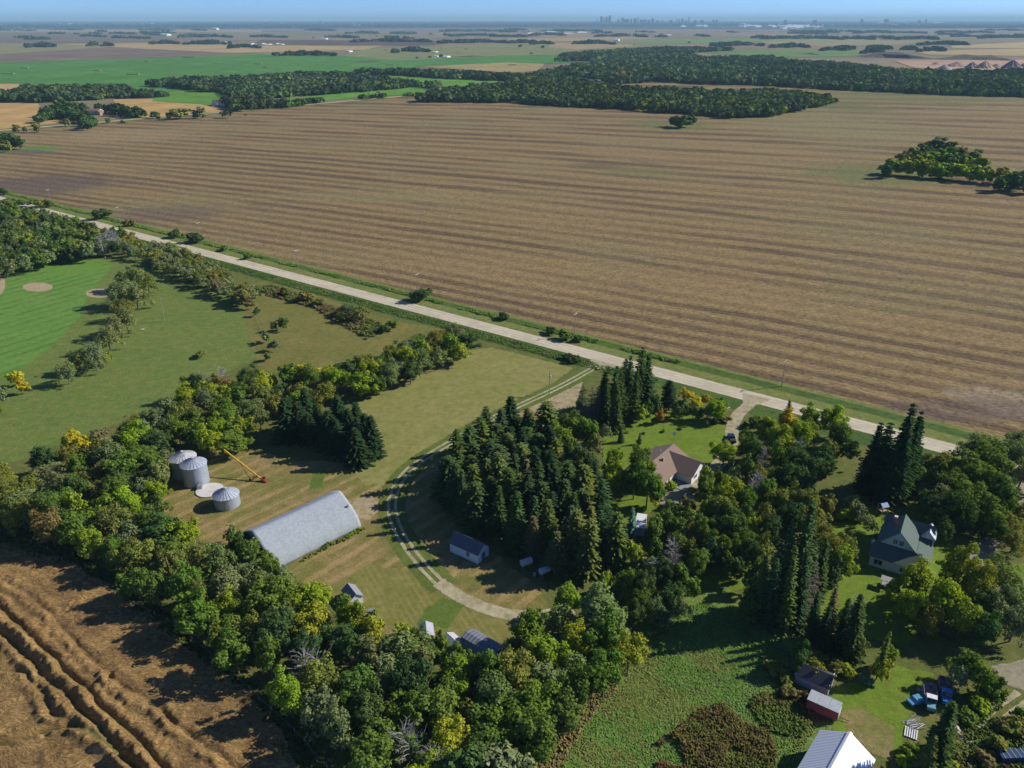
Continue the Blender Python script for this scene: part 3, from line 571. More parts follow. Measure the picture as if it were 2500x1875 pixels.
Z = .62 + .30 * (fbm(wx, wy, 5, 4, 1) - .5)
th = math.radians(-10); a_ = wx * math.cos(th) + wy * math.sin(th); b_ = -wx * math.sin(th) + wy * math.cos(th)
Z += .46 * (fbm(a_ * .3, b_, .9, 3, 21) - .5)
lines = [[(-300, 1200), (0, 1487), (173, 1654), (347, 1820), (470, 1950)], [(-200, 1370), (14, 1563), (80, 1629), (225, 1768), (322, 1872), (420, 1980)], [(-120, 1850), (10, 1820), (104, 1792), (184, 1778), (243, 1813), (319, 1875), (400, 1960)],
         [(-100, 1600), (-20, 1640), (60, 1650), (100, 1690), (120, 1740), (190, 1775)], [(270, 1657), (330, 1690), (400, 1740), (480, 1800), (555, 1855), (620, 1930)], [(0, 1420), (50, 1440), (120, 1500), (200, 1580), (270, 1657)]]
Gm = np.zeros(X.shape)
for i, ln in enumerate(lines):
    D, Sg = seg_dist(wx, wy, [G(*p) for p in ln]); br = .35 + .65 * np.clip(fbm(X, Y, 4, 3, 40 + i) * 2.4 - .6, 0, 1) if i > 2 else 1.0
    k = (.62, .58, .6, .5, .5, .4)[i]
    Z -= k * br * np.exp(-(D / .5) ** 2); Z += k * 1.1 * br * np.exp(-((D - 1.6) / .9) ** 2) * (1 + .4 * Sg) * (.4 + 1.2 * vnoise(X / 1.1, Y / 1.1, 60))
    if i < 4: Gm = np.maximum(Gm, (.7, .7, .9, .7)[i] * np.exp(-(D / .8) ** 2))
lump = np.clip(fbm(wx, wy, 6, 3, 77) - .56, 0, 1) * 4; Z += lump * .9 * (fbm(X, Y, 1.0, 2, 80) - .2)
ii = np.arange(nx * ny).reshape(ny, nx); f = np.stack([ii[:-1, :-1], ii[:-1, 1:], ii[1:, 1:], ii[1:, :-1]], -1).reshape(-1, 4)
cx = (X[:-1, :-1] + st_ / 2).ravel(); cy = (Y[:-1, :-1] + st_ / 2).ravel()
def in_np(P, x, y):
    c = np.zeros(x.shape, bool); j = len(P) - 1
    for i in range(len(P)):
        (xi, yi), (xj, yj) = P[i], P[j]
        if yi != yj: c ^= ((yi > y) != (yj > y)) & (x < (xj - xi) * (y - yi) / (yj - yi) + xi)
        j = i
    return c
nz = (fbm(cx, cy, 3, 3, 3) - .5) * 3; keep = in_np(wp, cx + nz, cy + nz); f = f[keep]
used = np.unique(f); remap = np.full(nx * ny, -1); remap[used] = np.arange(len(used)); f = remap[f]
V = np.stack([X.ravel(), Y.ravel(), np.maximum(Z.ravel(), .03)], 1)[used]
me = bpy.data.meshes.new('wheat'); me.vertices.add(len(V)); me.vertices.foreach_set('co', V.astype(np.float32).ravel()); me.loops.add(4 * len(f)); me.loops.foreach_set('vertex_index', f.astype(np.int32).ravel())
me.polygons.add(len(f)); me.polygons.foreach_set('loop_start', np.arange(0, 4 * len(f), 4, dtype=np.int32)); me.polygons.foreach_set('loop_total', np.full(len(f), 4, dtype=np.int32)); me.update()
me.polygons.foreach_set('use_smooth', [True] * len(f))
a = me.attributes.new('weeds', 'FLOAT', 'POINT'); a.data.foreach_set('value', Gm.ravel()[used].astype(np.float32))
def wheat_mat():
    m, n, b = newmat('ripe wheat'); p = pos(n); wv = N(n, 'ShaderNodeVectorMath', operation='ADD'); nn = N(n, 'ShaderNodeTexNoise'); nn.inputs['Scale'].default_value = .18; nn.inputs['Detail'].default_value = 3
    n.links.new(p, nn.inputs['Vector']); sc = N(n, 'ShaderNodeVectorMath', operation='SCALE'); n.links.new(nn.outputs['Color'], sc.inputs[0]); sc.inputs['Scale'].default_value = 7; n.links.new(p, wv.inputs[0]); n.links.new(sc.outputs[0], wv.inputs[1])
    fi = noise(n, mapped(n, wv.outputs[0], math.radians(-8), (.22, 1, 1)), 2.6, 4, .7)
    c = mixc(n, ramp(n, noise(n, p, 1 / 9, 4), .4, .65), (.355, .230, .090), (.25, .158, .066)); c = mixc(n, ramp(n, fi, .35, .7), mixc(n, 1.0, c, (.5, .46, .45), 'MULTIPLY'), mixc(n, 1.0, c, (1.3, 1.3, 1.25), 'MULTIPLY'))
    at = N(n, 'ShaderNodeAttribute', attribute_name='weeds'); c = mixc(n, mth(n, 'MULTIPLY', ramp(n, mth(n, 'MULTIPLY', at.outputs['Fac'], mth(n, 'ADD', noise(n, p, 1 / 3, 3), .45)), .35, .85), .8), c, (.13, .135, .04))
    n.links.new(c, b.inputs['Base Color']); b.inputs['Roughness'].default_value = .95; b.inputs['Specular IOR Level'].default_value = .1
    bn = N(n, 'ShaderNodeBump'); bn.inputs['Distance'].default_value = .35; n.links.new(fi, bn.inputs['Height']); n.links.new(bn.outputs[0], b.inputs['Normal']); return m
o = link('wheat_crop', me, wheat_mat()); tag(o, 'ripe brown grain flattened in swirls beside the shelter belt, lower left', 'crop', None, 'stuff')
# ------------------------------------------------------------------ woods seen as one mass
TV = np.array([(1, 1, 1), (.72, .80, 1.0), (.85, .95, .95), (1.35, 1.30, .85), (1.15, 1.1, 1.25), (.95, 1.05, .8), (1.9, 1.6, .8)])
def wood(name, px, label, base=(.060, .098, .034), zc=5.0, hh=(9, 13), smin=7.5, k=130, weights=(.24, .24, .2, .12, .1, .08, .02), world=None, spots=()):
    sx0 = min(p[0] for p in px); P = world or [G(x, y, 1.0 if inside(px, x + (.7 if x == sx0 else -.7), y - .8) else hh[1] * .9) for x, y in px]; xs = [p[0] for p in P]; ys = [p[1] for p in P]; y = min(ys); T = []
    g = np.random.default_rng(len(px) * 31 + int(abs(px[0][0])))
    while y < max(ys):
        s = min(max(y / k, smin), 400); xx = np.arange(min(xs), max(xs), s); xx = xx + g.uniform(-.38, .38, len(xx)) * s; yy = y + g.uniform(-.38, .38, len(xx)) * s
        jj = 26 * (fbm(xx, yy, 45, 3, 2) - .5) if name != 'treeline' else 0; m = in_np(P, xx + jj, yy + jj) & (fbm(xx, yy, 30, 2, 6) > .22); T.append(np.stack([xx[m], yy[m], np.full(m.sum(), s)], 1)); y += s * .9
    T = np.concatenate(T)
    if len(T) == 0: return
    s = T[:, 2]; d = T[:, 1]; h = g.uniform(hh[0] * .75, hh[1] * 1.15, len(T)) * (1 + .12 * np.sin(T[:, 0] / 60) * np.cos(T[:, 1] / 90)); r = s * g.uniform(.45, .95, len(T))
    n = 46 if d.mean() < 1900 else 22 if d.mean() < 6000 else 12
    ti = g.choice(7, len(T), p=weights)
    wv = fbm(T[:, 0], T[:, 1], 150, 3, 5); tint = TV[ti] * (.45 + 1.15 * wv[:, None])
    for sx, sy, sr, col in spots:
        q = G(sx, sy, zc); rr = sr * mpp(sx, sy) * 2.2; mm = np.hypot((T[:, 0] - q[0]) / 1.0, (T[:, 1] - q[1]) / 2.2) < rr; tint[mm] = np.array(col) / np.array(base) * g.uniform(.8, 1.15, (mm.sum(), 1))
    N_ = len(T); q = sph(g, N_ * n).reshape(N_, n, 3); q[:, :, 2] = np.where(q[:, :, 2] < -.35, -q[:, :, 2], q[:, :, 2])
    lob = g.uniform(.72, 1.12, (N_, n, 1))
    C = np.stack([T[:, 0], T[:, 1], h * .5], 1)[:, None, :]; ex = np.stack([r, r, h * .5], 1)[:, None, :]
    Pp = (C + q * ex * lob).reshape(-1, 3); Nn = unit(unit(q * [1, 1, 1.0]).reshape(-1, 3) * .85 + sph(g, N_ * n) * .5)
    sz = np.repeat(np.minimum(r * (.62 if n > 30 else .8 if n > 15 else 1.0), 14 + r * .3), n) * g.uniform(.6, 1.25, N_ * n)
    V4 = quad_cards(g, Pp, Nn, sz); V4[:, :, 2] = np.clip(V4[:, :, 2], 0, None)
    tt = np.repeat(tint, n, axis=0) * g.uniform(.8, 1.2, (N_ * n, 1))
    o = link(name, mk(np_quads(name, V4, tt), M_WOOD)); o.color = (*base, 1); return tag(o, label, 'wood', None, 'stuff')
W1 = [(-300, 232), (0, 222), (50, 207), (300, 205), (320, 214), (410, 222), (415, 236), (290, 240), (95, 250), (0, 246), (-300, 262)]
W2 = [(362, 197), (400, 191), (620, 182), (776, 175), (863, 177), (961, 188), (1066, 203), (1066, 209), (1020, 213), (900, 223), (760, 233), (690, 237), (640, 246), (570, 252), (560, 230), (362, 210)]
W3 = [(863, 168), (1000, 169), (1260, 180), (1310, 184), (1300, 200), (1112, 193), (880, 180)]
W4 = [(1025, 232), (1060, 213), (1170, 203), (1240, 199), (1240, 182), (1330, 180), (1400, 184), (1420, 193), (1500, 205), (1520, 214), (1560, 211), (1674, 212), (1732, 220), (1860, 217), (1947, 220), (2022, 229), (2034, 250), (1961, 269), (1870, 285), (1760, 289), (1690, 281), (1660, 277), (1500, 267), (1325, 255), (1240, 249)]
W5 = [(1295, 174), (1443, 154), (1480, 149), (1362, 142), (1379, 129), (1587, 117), (1700, 115), (1790, 118), (1787, 123), (1660, 130), (1700, 136), (1819, 139), (1880, 136), (1909, 143), (2062, 153), (2207, 169), (2300, 171), (2500, 169), (3000, 170), (3000, 262), (2500, 237), (2300, 231), (2150, 223), (2000, 217), (1880, 209), (1703, 204), (1593, 198), (1573, 201), (1500, 206), (1414, 186)]
DG = (.080, .120, .050)
wood('woodland', W1, 'dark wood behind the tan field at the far left edge', DG)
wood('woodland', W2, 'long dark wood below the bright green field, left of centre', DG, spots=[(560, 240, 10, (.12, .10, .05))])
wood('woodland', W3, 'narrow dark shelter wood between two bright green fields', DG)
wood('woodland', W4, 'broad dark wood at the far side of the stubble field, around the red barn', (.092, .135, .050), spots=[(1440, 228, 12, (.13, .17, .04)), (1590, 262, 16, (.13, .16, .03)), (1780, 262, 14, (.12, .16, .03)), (1990, 240, 14, (.11, .16, .03)), (1330, 240, 12, (.11, .13, .05)), (1500, 235, 10, (.14, .15, .05)), (1940, 265, 10, (.10, .10, .07))])
wood('woodland', W5, 'vast dark forest stretching to the gravel pit on the right', (.088, .130, .058), spots=[(1520, 190, 14, (.16, .15, .04)), (2230, 182, 14, (.14, .20, .03)), (2400, 205, 20, (.10, .13, .05)), (1880, 160, 30, (.06, .10, .05))])
wood('farm_grove', [(80, 280), (110, 262), (150, 246), (178, 250), (188, 268), (215, 282), (228, 296), (150, 291)], 'grove with one light green crown in front of the far white farmhouse', (.055, .10, .03), spots=[(155, 255, 12, (.17, .24, .03))])
wood('farm_grove', [(228, 258), (280, 254), (345, 262), (380, 274), (370, 287), (320, 288), (275, 276), (262, 268)], 'dark conifer-like grove to the right of the far white farmhouse', (.045, .08, .03))
wood('farm_grove', [(565, 235), (620, 230), (680, 250), (690, 262), (600, 268), (525, 272), (575, 258)], 'tall brownish grove beside the far white villa', (.08, .095, .035), spots=[(590, 248, 8, (.13, .11, .05))])
wood('road_thicket', [(640, 248), (770, 240), (880, 232), (1010, 222), (1040, 226), (1025, 232), (880, 242), (760, 252), (690, 262), (640, 264)], 'thin scrubby thicket along the far straight road', (.075, .12, .035), k=100, smin=13, hh=(5, 8), weights=(.3, .1, .2, .2, .1, .1, 0))
TL = [(64, 147, 110.5, 4), (215, 240, 107, 3), (252, 272, 107, 3), (365, 440, 104, 5), (450, 560, 103.5, 3), (555, 640, 113, 5), (440, 567, 88, 4), (237, 255, 75, 2), (345, 352, 77, 2), (668, 820, 130, 6), (857, 1050, 99, 4), (963, 1055, 121.5, 5),
      (1070, 1260, 101, 5), (848, 930, 79.5, 2), (1080, 1260, 75, 3), (1105, 1150, 86, 3), (1240, 1312, 102, 6), (1293, 1362, 104.5, 5), (1392, 1500, 103.5, 4), (1295, 1380, 84.5, 5), (1447, 1487, 79, 3), (1452, 1580, 87, 4), (1720, 1862, 107, 4),
      (1838, 1880, 90.5, 4), (1860, 2045, 92, 5), (2050, 2130, 93, 4), (1868, 1990, 111.5, 4), (2005, 2110, 118, 6), (2100, 2160, 124, 8), (2110, 2185, 115, 3), (2200, 2245, 116, 5), (2240, 2325, 120, 6), (2240, 2365, 105.5, 5), (2190, 2290, 93, 5), (2290, 2350, 78, 4), (2360, 2430, 79, 4), (2390, 2620, 90, 5), (2090, 2185, 79, 6), (1950, 2100, 76, 4), (2160, 2175, 92, 3), (1240, 1262, 75, 3), (60, 120, 92, 2)]
for i, (a, b, y, t) in enumerate(TL):
    side = 'left' if b < 800 else 'middle' if b < 1700 else 'right'
    gg = random.Random(i); nn_ = max(3, int((b - a) / 14)); up = [(a + (b - a) * k / nn_, y - t * gg.uniform(.15, .75) * (1 if 0 < k < nn_ else .2)) for k in range(nn_ + 1)]
    wood('treeline', up + [(b, y), ((a + b) / 2, y + gg.uniform(-.2, .3)), (a, y)], 'dark distant tree row on the %s of the plain' % side, (.05, .075, .055), 3, (7, 14), k=200, smin=9)['group'] = 'distant tree rows, %s' % side
P_ = []
wood('suburb_trees', [(-700, 69), (600, 68), (1240, 66), (1600, 65), (1900, 64), (2100, 67), (2300, 69), (3200, 66), (3200, 51.6), (-700, 51.6)], 'haze-tinted belt of trees at the city edge under the horizon', (.020, .046, .060), 4, (3, 10), k=80)  # bluish base colour carries part of the distance haze
def lone(pts, kind='l'):
    for p in pts: plant(kind, *p)
lone([(2178, 402, 20, 'lime'), (2208, 404, 20, 'lime'), (2238, 406, 21, 'lime'), (2268, 410, 20, 'yg'), (2298, 412, 20, 'lime'), (2328, 414, 19, 'lime'), (2358, 417, 20, 'lime'), (2388, 420, 18, 'lime'), (2412, 424, 14, 'yg'), (2165, 412, 14, 'dark'), (2230, 378, 18, 'olive'), (2258, 362, 19, 'dark'), (2290, 352, 22, 'dark'), (2318, 358, 20, 'dark'),
      (2345, 372, 20, 'brown'), (2378, 386, 18, 'dark'), (2205, 388, 16, 'olive'), (2300, 386, 18, 'lime'), (2335, 396, 18, 'mid'), (2368, 400, 18, 'lime'), (2450, 424, 18, 'olive'), (2472, 440, 20, 'dark'), (2500, 432, 20, 'olive'), (2520, 446, 20, 'dark'), (2440, 446, 14, 'dark'),
      (2262, 388, 20, 'mid'), (2285, 374, 20, 'dark'), (2312, 376, 20, 'mid'), (2248, 392, 18, 'lime'), (2320, 392, 18, 'dark'), (2350, 388, 18, 'mid'), (2395, 402, 16, 'mid'), (1647, 293, 14, 'dark'), (1664, 296, 15, 'dark'), (1681, 294, 14, 'dark'), (1693, 287, 12, 'dark'), (3, 336, 18, 'grey'), (22, 340, 18, 'dark'), (40, 344, 14, 'dark'), (12, 352, 12, 'olive'), (-18, 346, 18, 'dark'),
      (425, 276, 13, 'olive'), (445, 274, 14, 'olive'), (412, 281, 8, 'olive'), (475, 277, 8, 'grey'), (490, 273, 10, 'grey'), (225, 291, 6, 'olive'), (262, 293, 6, 'mid'), (385, 284, 6, 'yg'), (162, 296, 8, 'olive'), (38, 312, 8, 'olive'), (88, 308, 9, 'olive'), (60, 314, 5, 'mid')])
for x, y, r in [(1270, 116, 6), (1325, 118, 5), (1297, 132, 3), (1018, 143, 3), (1050, 142, 4), (1077, 140, 5), (942, 124, 2), (1077, 119, 2), (1137, 121, 2), (920, 90, 2.5), (765, 93, 2.5), (1548, 110, 2), (1682, 106, 4), (412, 289, 4), (300, 302, 6), (480, 283, 6), (440, 288, 4), (540, 279, 4), (600, 282, 3)]:
    plant('b', x, y, r, 'dark', lab='small dark lone tree standing in the distant fields' if y < 200 else 'low bush beside the far straight road')
g = random.Random(77)
for i in range(46):
    x = g.uniform(-20, 2520); y = g.uniform(72, 92); w_ = g.uniform(18, 90); t_ = g.uniform(.7, 1.9)
    wood('treeline', [(x, y - t_), (x + w_ * .4, y - t_ * 1.3), (x + w_, y - t_ * .3), (x + w_, y), (x, y)], 'low distant copse on the hazy plain under the city belt', (.05, .075, .055), 3, (5, 11), k=170, smin=9)['group'] = 'low distant copses'
cols = [(.36, .27, .17), (.17, .12, .11), (.24, .23, .12), (.15, .11, .105), (.32, .23, .17), (.20, .24, .10)]
for i in range(34):
    x = g.uniform(-100, 2500); y = g.uniform(72, 97); w_ = g.uniform(120, 420); t_ = (y - 66) * .07; c_ = cols[i % 6]; sl_ = g.uniform(-2, 2)
    sheet('distant_field', [(x, y), (x + w_, y + sl_ * .5), (x + w_ * .9, y + t_), (x + w_ * .1, y + t_ + .3)], ground_mat('distant crop %d' % i, c_, tuple(v * .85 for v in c_), c_, big=400, mid=90, fine=30, finek=.15), .46)
# gravel pit: berms and piles
m_berm = ground_mat('pit spoil', (.105, .10, .085), (.14, .11, .10), (.09, .105, .06), big=60, mid=15, fine=4, finek=.35)
def ridge(name, px, w, h, label):
    P = [Vector(G(*p)) for p in px]; vs = []; fs = []; g = random.Random(int(px[0][0])); rows = []
    for a, b in zip(P, P[1:]):
        n = max(2, int((b - a).length / 40)); rows += [a.lerp(b, i / n) for i in range(n)]
    rows.append(P[-1]); k = 7
    for i, p in enumerate(rows):
        e = min(1, i / 2, (len(rows) - 1 - i) / 2)
        for j in range(k): t = j / (k - 1) * 2 - 1; vs.append((p.x + g.uniform(-6, 6), p.y + t * w * .5, max(0, h * e * (1 - t * t) ** .7 * g.uniform(.75, 1.1))))
    fs = [(i * k + j, (i + 1) * k + j, (i + 1) * k + j + 1, i * k + j + 1) for i in range(len(rows) - 1) for j in range(k - 1)]
    o = MB().add(vs, fs).build(name, m_berm); return tag(o, label, 'spoil bank')
ridge('spoil_bank', [(2096, 139), (2140, 139), (2200, 141), (2275, 143)], 150, 17, 'long dark earth bank at the left of the gravel pit')
ridge('spoil_bank', [(2290, 145), (2350, 145), (2420, 146), (2468, 148)], 130, 16, 'dark earth bank behind the gravel heaps')
ridge('spoil_bank', [(1941, 133), (1980, 133), (2010, 134)], 25, 6, 'short dark straw row on the green field by the forest')
ridge('spoil_bank', [(842, 152), (900, 152), (945, 152)], 60, 5, 'low dark earth bank at the edge of the green field'); ridge('spoil_bank', [(1085, 139), (1150, 139), (1190, 138)], 40, 5, 'low dark earth bank beside the small distant farm')
for x, y, w, h, c, tx in [(2305, 170, 34, 10, (.45, .33, .28), 'pale'), (2285, 158, 22, 5, (.42, .33, .24), 'small tan'), (2335, 163, 50, 9, (.36, .21, .18), 'reddish'), (2372, 166, 34, 11, (.34, .24, .22), 'greyish'), (2402, 167, 40, 13, (.46, .31, .22), 'tall tan'), (2432, 166, 30, 8, (.44, .30, .23), 'low tan'), (2470, 167, 46, 15, (.26, .16, .17), 'dark purple'), (2496, 167, 26, 9, (.45, .33, .25), 'rightmost pale')]:
    p = G(x, y); mp = mpp(x, y); b = MB(); g = random.Random(x); rr = w * mp / 2; hh_ = h * mp * 1.05; n = 20
    vs = [(0, 0, hh_)] + [(rr * f * math.cos(6.283 * i / n) * g.uniform(.85, 1.1), rr * f * math.sin(6.283 * i / n) * g.uniform(.85, 1.1), hh_ * (1 - f) * g.uniform(.9, 1.1)) for f in (.3, .65, 1) for i in range(n)]
    fs = [(0, 1 + i, 1 + (i + 1) % n) for i in range(n)] + [(1 + k * n + i, 1 + (k + 1) * n + i, 1 + (k + 1) * n + (i + 1) % n, 1 + k * n + (i + 1) % n) for k in range(2) for i in range(n)]
    o = b.add(vs, fs).build('gravel_heap', plain('heap ' + tx, c, .95, scale=.05)); o.location = (p[0], p[1], 0); tag(o, '%s gravel heap in the distant pit' % tx, 'gravel heap')
# distant buildings
m_dw = plain('distant white cladding', (.88, .88, .88), .6, scale=.05); m_dg = plain('distant grey roof', (.35, .35, .37), .7, scale=.05); m_tower = plain('tower facade', (.16, .17, .19), .5, scale=.02); m_tower2 = plain('dark tower facade', (.14, .10, .12), .5, scale=.02); m_dr = plain('distant rust roof', (.30, .14, .10), .8)
def far_shed(x, y, w, h, mat=None, depth=None, lab=None, grp=None, nm='shed', cat='shed', rz=-.5):
    p = G(x, y); mp = mpp(x, y); L = w * mp / 2; D = (depth or max(12, L * .5)); hh_ = max(h * mp, 3) * (1.5 if y < 75 else 1); b = MB()
    b.add([(-L, -D, 0), (L, -D, 0), (L, -D, hh_ * .65), (-L, -D, hh_ * .65), (-L, D, 0), (L, D, 0), (L, D, hh_ * .65), (-L, D, hh_ * .65), (-L, 0, hh_), (L, 0, hh_)], [(0, 1, 2, 3), (1, 5, 6, 9, 2), (5, 4, 7, 6), (4, 0, 3, 8, 7), (3, 2, 9, 8), (8, 9, 6, 7), (0, 4, 5, 1)])
    o = b.build(nm, mat or m_dw); o.location = (p[0], p[1], 0); o.rotation_euler = (0, 0, rz); return tag(o, lab, cat, grp)
for x, y, w, h in [(1506, 100, 10, 4.5)]: far_shed(x, y, w, h, lab='long white shed at the end of the middle tree row', nm='barn', cat='barn')
for x, y, w, h, lb in [(404, 87, 22, 4, 'large white-roofed shed on the purple field'), (230, 106, 14, 3, 'pale shed in the distant tree row on the far left'), (757, 129.5, 8, 3, 'small white house among the trees behind the green field'), (853, 127, 10, 3.5, 'white shed on the far side of the green field'), (792, 96, 15, 3, 'long white barn beyond the dark ploughed field'),
                       (1028, 100, 22, 3.5, 'long white barn in the dark tree row'), (1063, 128, 8, 2.5, 'small pale shed on the pasture'), (1090, 140.5, 13, 4, 'white shed of the small farm at the green field edge'), (1068, 139, 9, 3, 'blue-roofed shed of the small farm at the green field edge'), (2034, 118.5, 6, 3.5, 'small white farmhouse in the right tree row'),
                       (2067, 118.5, 4, 2.5, 'tiny white shed in the right tree row'), (2437, 92, 6, 3, 'small white building on the right-hand plain'), (526, 73, 14, 3, 'white hall under the city belt on the left'), (310, 52.5, 7, 2, 'white building on the left horizon')]:
    far_shed(x, y, w, h, lab=lb, nm='barn', cat='barn', mat=m_dw)
g = random.Random(5)
for i in range(26): far_shed(g.uniform(462, 560), 105 + g.uniform(-2.5, 1), g.uniform(2, 5), g.uniform(1.5, 2.6), lab='white trailer in the distant trailer park', grp='white trailers in the distant park', nm='trailer', cat='trailer')
for i in range(10): far_shed(g.uniform(610, 690), 108 + g.uniform(-1, 1), g.uniform(2, 5), g.uniform(1, 2), lab='white trailer right of the distant trailer park', grp='white trailers right of the distant park', nm='trailer', cat='trailer')
for cx_, cy_, sx, sy, n, w, tx in [(1830, 65, 30, 2, 14, 11, 'left of the bright warehouse cluster'), (1950, 66, 60, 4, 46, 11, 'in the bright warehouse cluster at the right'), (1700, 64, 30, 2, 8, 10, 'right below the skyline'), (1410, 60, 14, 3, 7, 6, 'left below the skyline'), (1490, 61, 40, 1.5, 6, 9, 'directly below the skyline'), (200, 62, 190, 6, 26, 7, 'on the left horizon belt'), (820, 62, 180, 5, 16, 5, 'on the middle horizon belt'), (2210, 60, 120, 4, 20, 9, 'on the right horizon belt'), (1370, 80, 60, 4, 9, 5, 'on the plain below the skyline left'), (1620, 86, 12, 1, 4, 6, 'on the plain below the skyline'), (2140, 92, 20, 1, 6, 3, 'beside the right tree row')]:
    for i in range(n):
        ww = w * g.uniform(.5, 1.7)
        far_shed(cx_ + g.gauss(0, sx / 2), max(54, cy_ + g.gauss(0, sy / 2)), ww, g.uniform(1.6, 2.8), m_dw if g.random() < .8 else m_dg, lab='distant pale warehouse %s' % tx, grp='warehouses %s' % tx, nm='warehouse', cat='warehouse', depth=70, rz=-.9)
SKY = [(877, 95, 5), (917, 73, 22), (940, 86, 12), (962, 75, 18), (980, 90, 10), (992, 67, 20), (1070, 100, 16), (1107, 86, 24), (1130, 98, 18), (1152, 98, 28), (1185, 95, 14), (1220, 91, 28), (1247, 83, 9), (1272, 103, 20), (1305, 103, 36), (1342, 105, 18), (1378, 93, 22), (1420, 107, 20), (1468, 102, 9), (1540, 107, 30), (1597, 95, 9), (1617, 96, 10), (1645, 93, 18), (1680, 105, 16), (1706, 79, 9), (1760, 107, 24), (1820, 107, 30), (1925, 103, 18), (1954, 101, 14)]
SKYX = [(1220 + x / 3.687, 20 + y / 3.687, w / 3.687) for x, y, w in SKY] + [(1918, 48.3, 7), (1990, 48.6, 8), (2105, 46.5, 6), (2165, 46, 9), (2262, 47, 4), (2245, 48.5, 5), (658, 52.3, 1.5), (657, 52, 1.2), (782, 49.8, 3), (636, 52.5, 2)]
TWD = 19000.0
for i, (x, y, w) in enumerate(SKYX):
    v = (937.5 - y) / F_PX; dy = math.cos(PITCH) + v * math.sin(PITCH); dz = -math.sin(PITCH) + v * math.cos(PITCH); d = TWD * (1 + .03 * ((i * 7) % 5)); top = ALT + d * dz / dy; X_ = d * (x - 1250) / F_PX / dy; wd = w * d / F_PX / dy / 2
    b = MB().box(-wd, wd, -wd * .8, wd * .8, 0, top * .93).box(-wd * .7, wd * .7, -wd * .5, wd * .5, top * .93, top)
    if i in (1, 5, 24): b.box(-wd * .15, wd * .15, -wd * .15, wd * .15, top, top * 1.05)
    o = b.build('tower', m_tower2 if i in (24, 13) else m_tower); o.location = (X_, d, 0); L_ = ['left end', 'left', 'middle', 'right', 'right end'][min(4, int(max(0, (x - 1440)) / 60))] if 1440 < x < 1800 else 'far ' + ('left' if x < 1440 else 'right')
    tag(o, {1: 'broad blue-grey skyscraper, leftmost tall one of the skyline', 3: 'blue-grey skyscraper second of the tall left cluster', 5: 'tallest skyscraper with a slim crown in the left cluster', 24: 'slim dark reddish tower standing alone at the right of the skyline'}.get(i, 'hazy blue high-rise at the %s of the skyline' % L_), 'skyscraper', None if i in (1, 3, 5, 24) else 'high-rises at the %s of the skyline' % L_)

# ------------------------------------------------------------------ far farmhouses
def gable(par, L, Wd, he, hr, mw, mr, ov=.35, name_w='wall', name_r='roof', x0=0.0, y0=0.0, rz=0.0, th=.16):
    """gabled body: ridge along local X"""
    M = Matrix.Translation((x0, y0, 0)) @ Matrix.Rotation(rz, 4, 'Z'); a, c = L / 2, Wd / 2
    w = MB().add([M @ Vector(v) for v in [(-a, -c, 0), (a, -c, 0), (a, c, 0), (-a, c, 0), (-a, -c, he), (a, -c, he), (a, c, he), (-a, c, he), (-a, 0, hr - .05), (a, 0, hr - .05)]],
                 [(0, 1, 5, 4), (2, 3, 7, 6), (1, 2, 6, 9, 5), (3, 0, 4, 8, 7), (4, 5, 9, 8), (7, 8, 9, 6)]); W_ = w.build(name_w, mw, par)
    sl = (hr - he) / c; e = c + ov; ze = he - ov * sl; r = MB()
    for s in (-1, 1): r.slab([M @ Vector(v) for v in [(-a - ov, 0, hr + .1), (a + ov, 0, hr + .1), (a + ov, s * e, ze + .1), (-a - ov, s * e, ze + .1)]], th)
    return W_, r.build(name_r, mr, par)
def win(par, wmat, x, y, z, w, h, nx_, ny_, name='window', frame=True):
    """window box on a wall whose outward normal is (nx_, ny_)"""
    tx, ty = -ny_, nx_; b = MB(); q = lambda s, t, o: (x + tx * s + nx_ * o, y + ty * s + ny_ * o, z + t)
    def bx(s0, s1, t0, t1, o0, o1): b.add([q(s0, t0, o0), q(s1, t0, o0), q(s1, t1, o0), q(s0, t1, o0), q(s0, t0, o1), q(s1, t0, o1), q(s1, t1, o1), q(s0, t1, o1)], [(0, 3, 2, 1), (4, 5, 6, 7), (0, 1, 5, 4), (1, 2, 6, 5), (2, 3, 7, 6), (3, 0, 4, 7)])
    bx(-w / 2, w / 2, 0, h, -.02, .04); o = b.build(name, wmat, par)
    if frame:
        b = MB(); f_ = .09; bx(-w / 2 - f_, w / 2 + f_, -f_, 0, 0, .1); bx(-w / 2 - f_, w / 2 + f_, h, h + f_, 0, .1); bx(-w / 2 - f_, -w / 2, 0, h, 0, .1); bx(w / 2, w / 2 + f_, 0, h, 0, .1); bx(-.04, .04, 0, h, .041, .09)
        b.build('frame', M_WHITE, o)
    return o
m_shB = plain('brown shingles', (.27, .185, .14), .95, scale=6, c2=(.21, .14, .105)); m_shG = plain('shade-darkened green shingles', (.115, .155, .13), .95, scale=6, c2=(.09, .125, .105)); m_shK = plain('black shingles', (.06, .06, .07), .9, scale=4); m_shGrey = plain('grey shingles', (.30, .30, .33), .95, scale=5, c2=(.20, .20, .23)); m_brk = plain('tan brick', (.42, .26, .19), .9, scale=2)  # m_shG is deepened: tree shade over that roof is put into its colour
m_wall = ribbed('white siding', (.78, .79, .78), .7, 0, .25, 2, .01); m_wallG = ribbed('pale green siding', (.58, .70, .68), .7, 0, .2, 2, .01)
h = thing('farmhouse', 'far white farmhouse with brown roof and porch beside the straight road', 'house', G(232, 279), math.radians(-12))
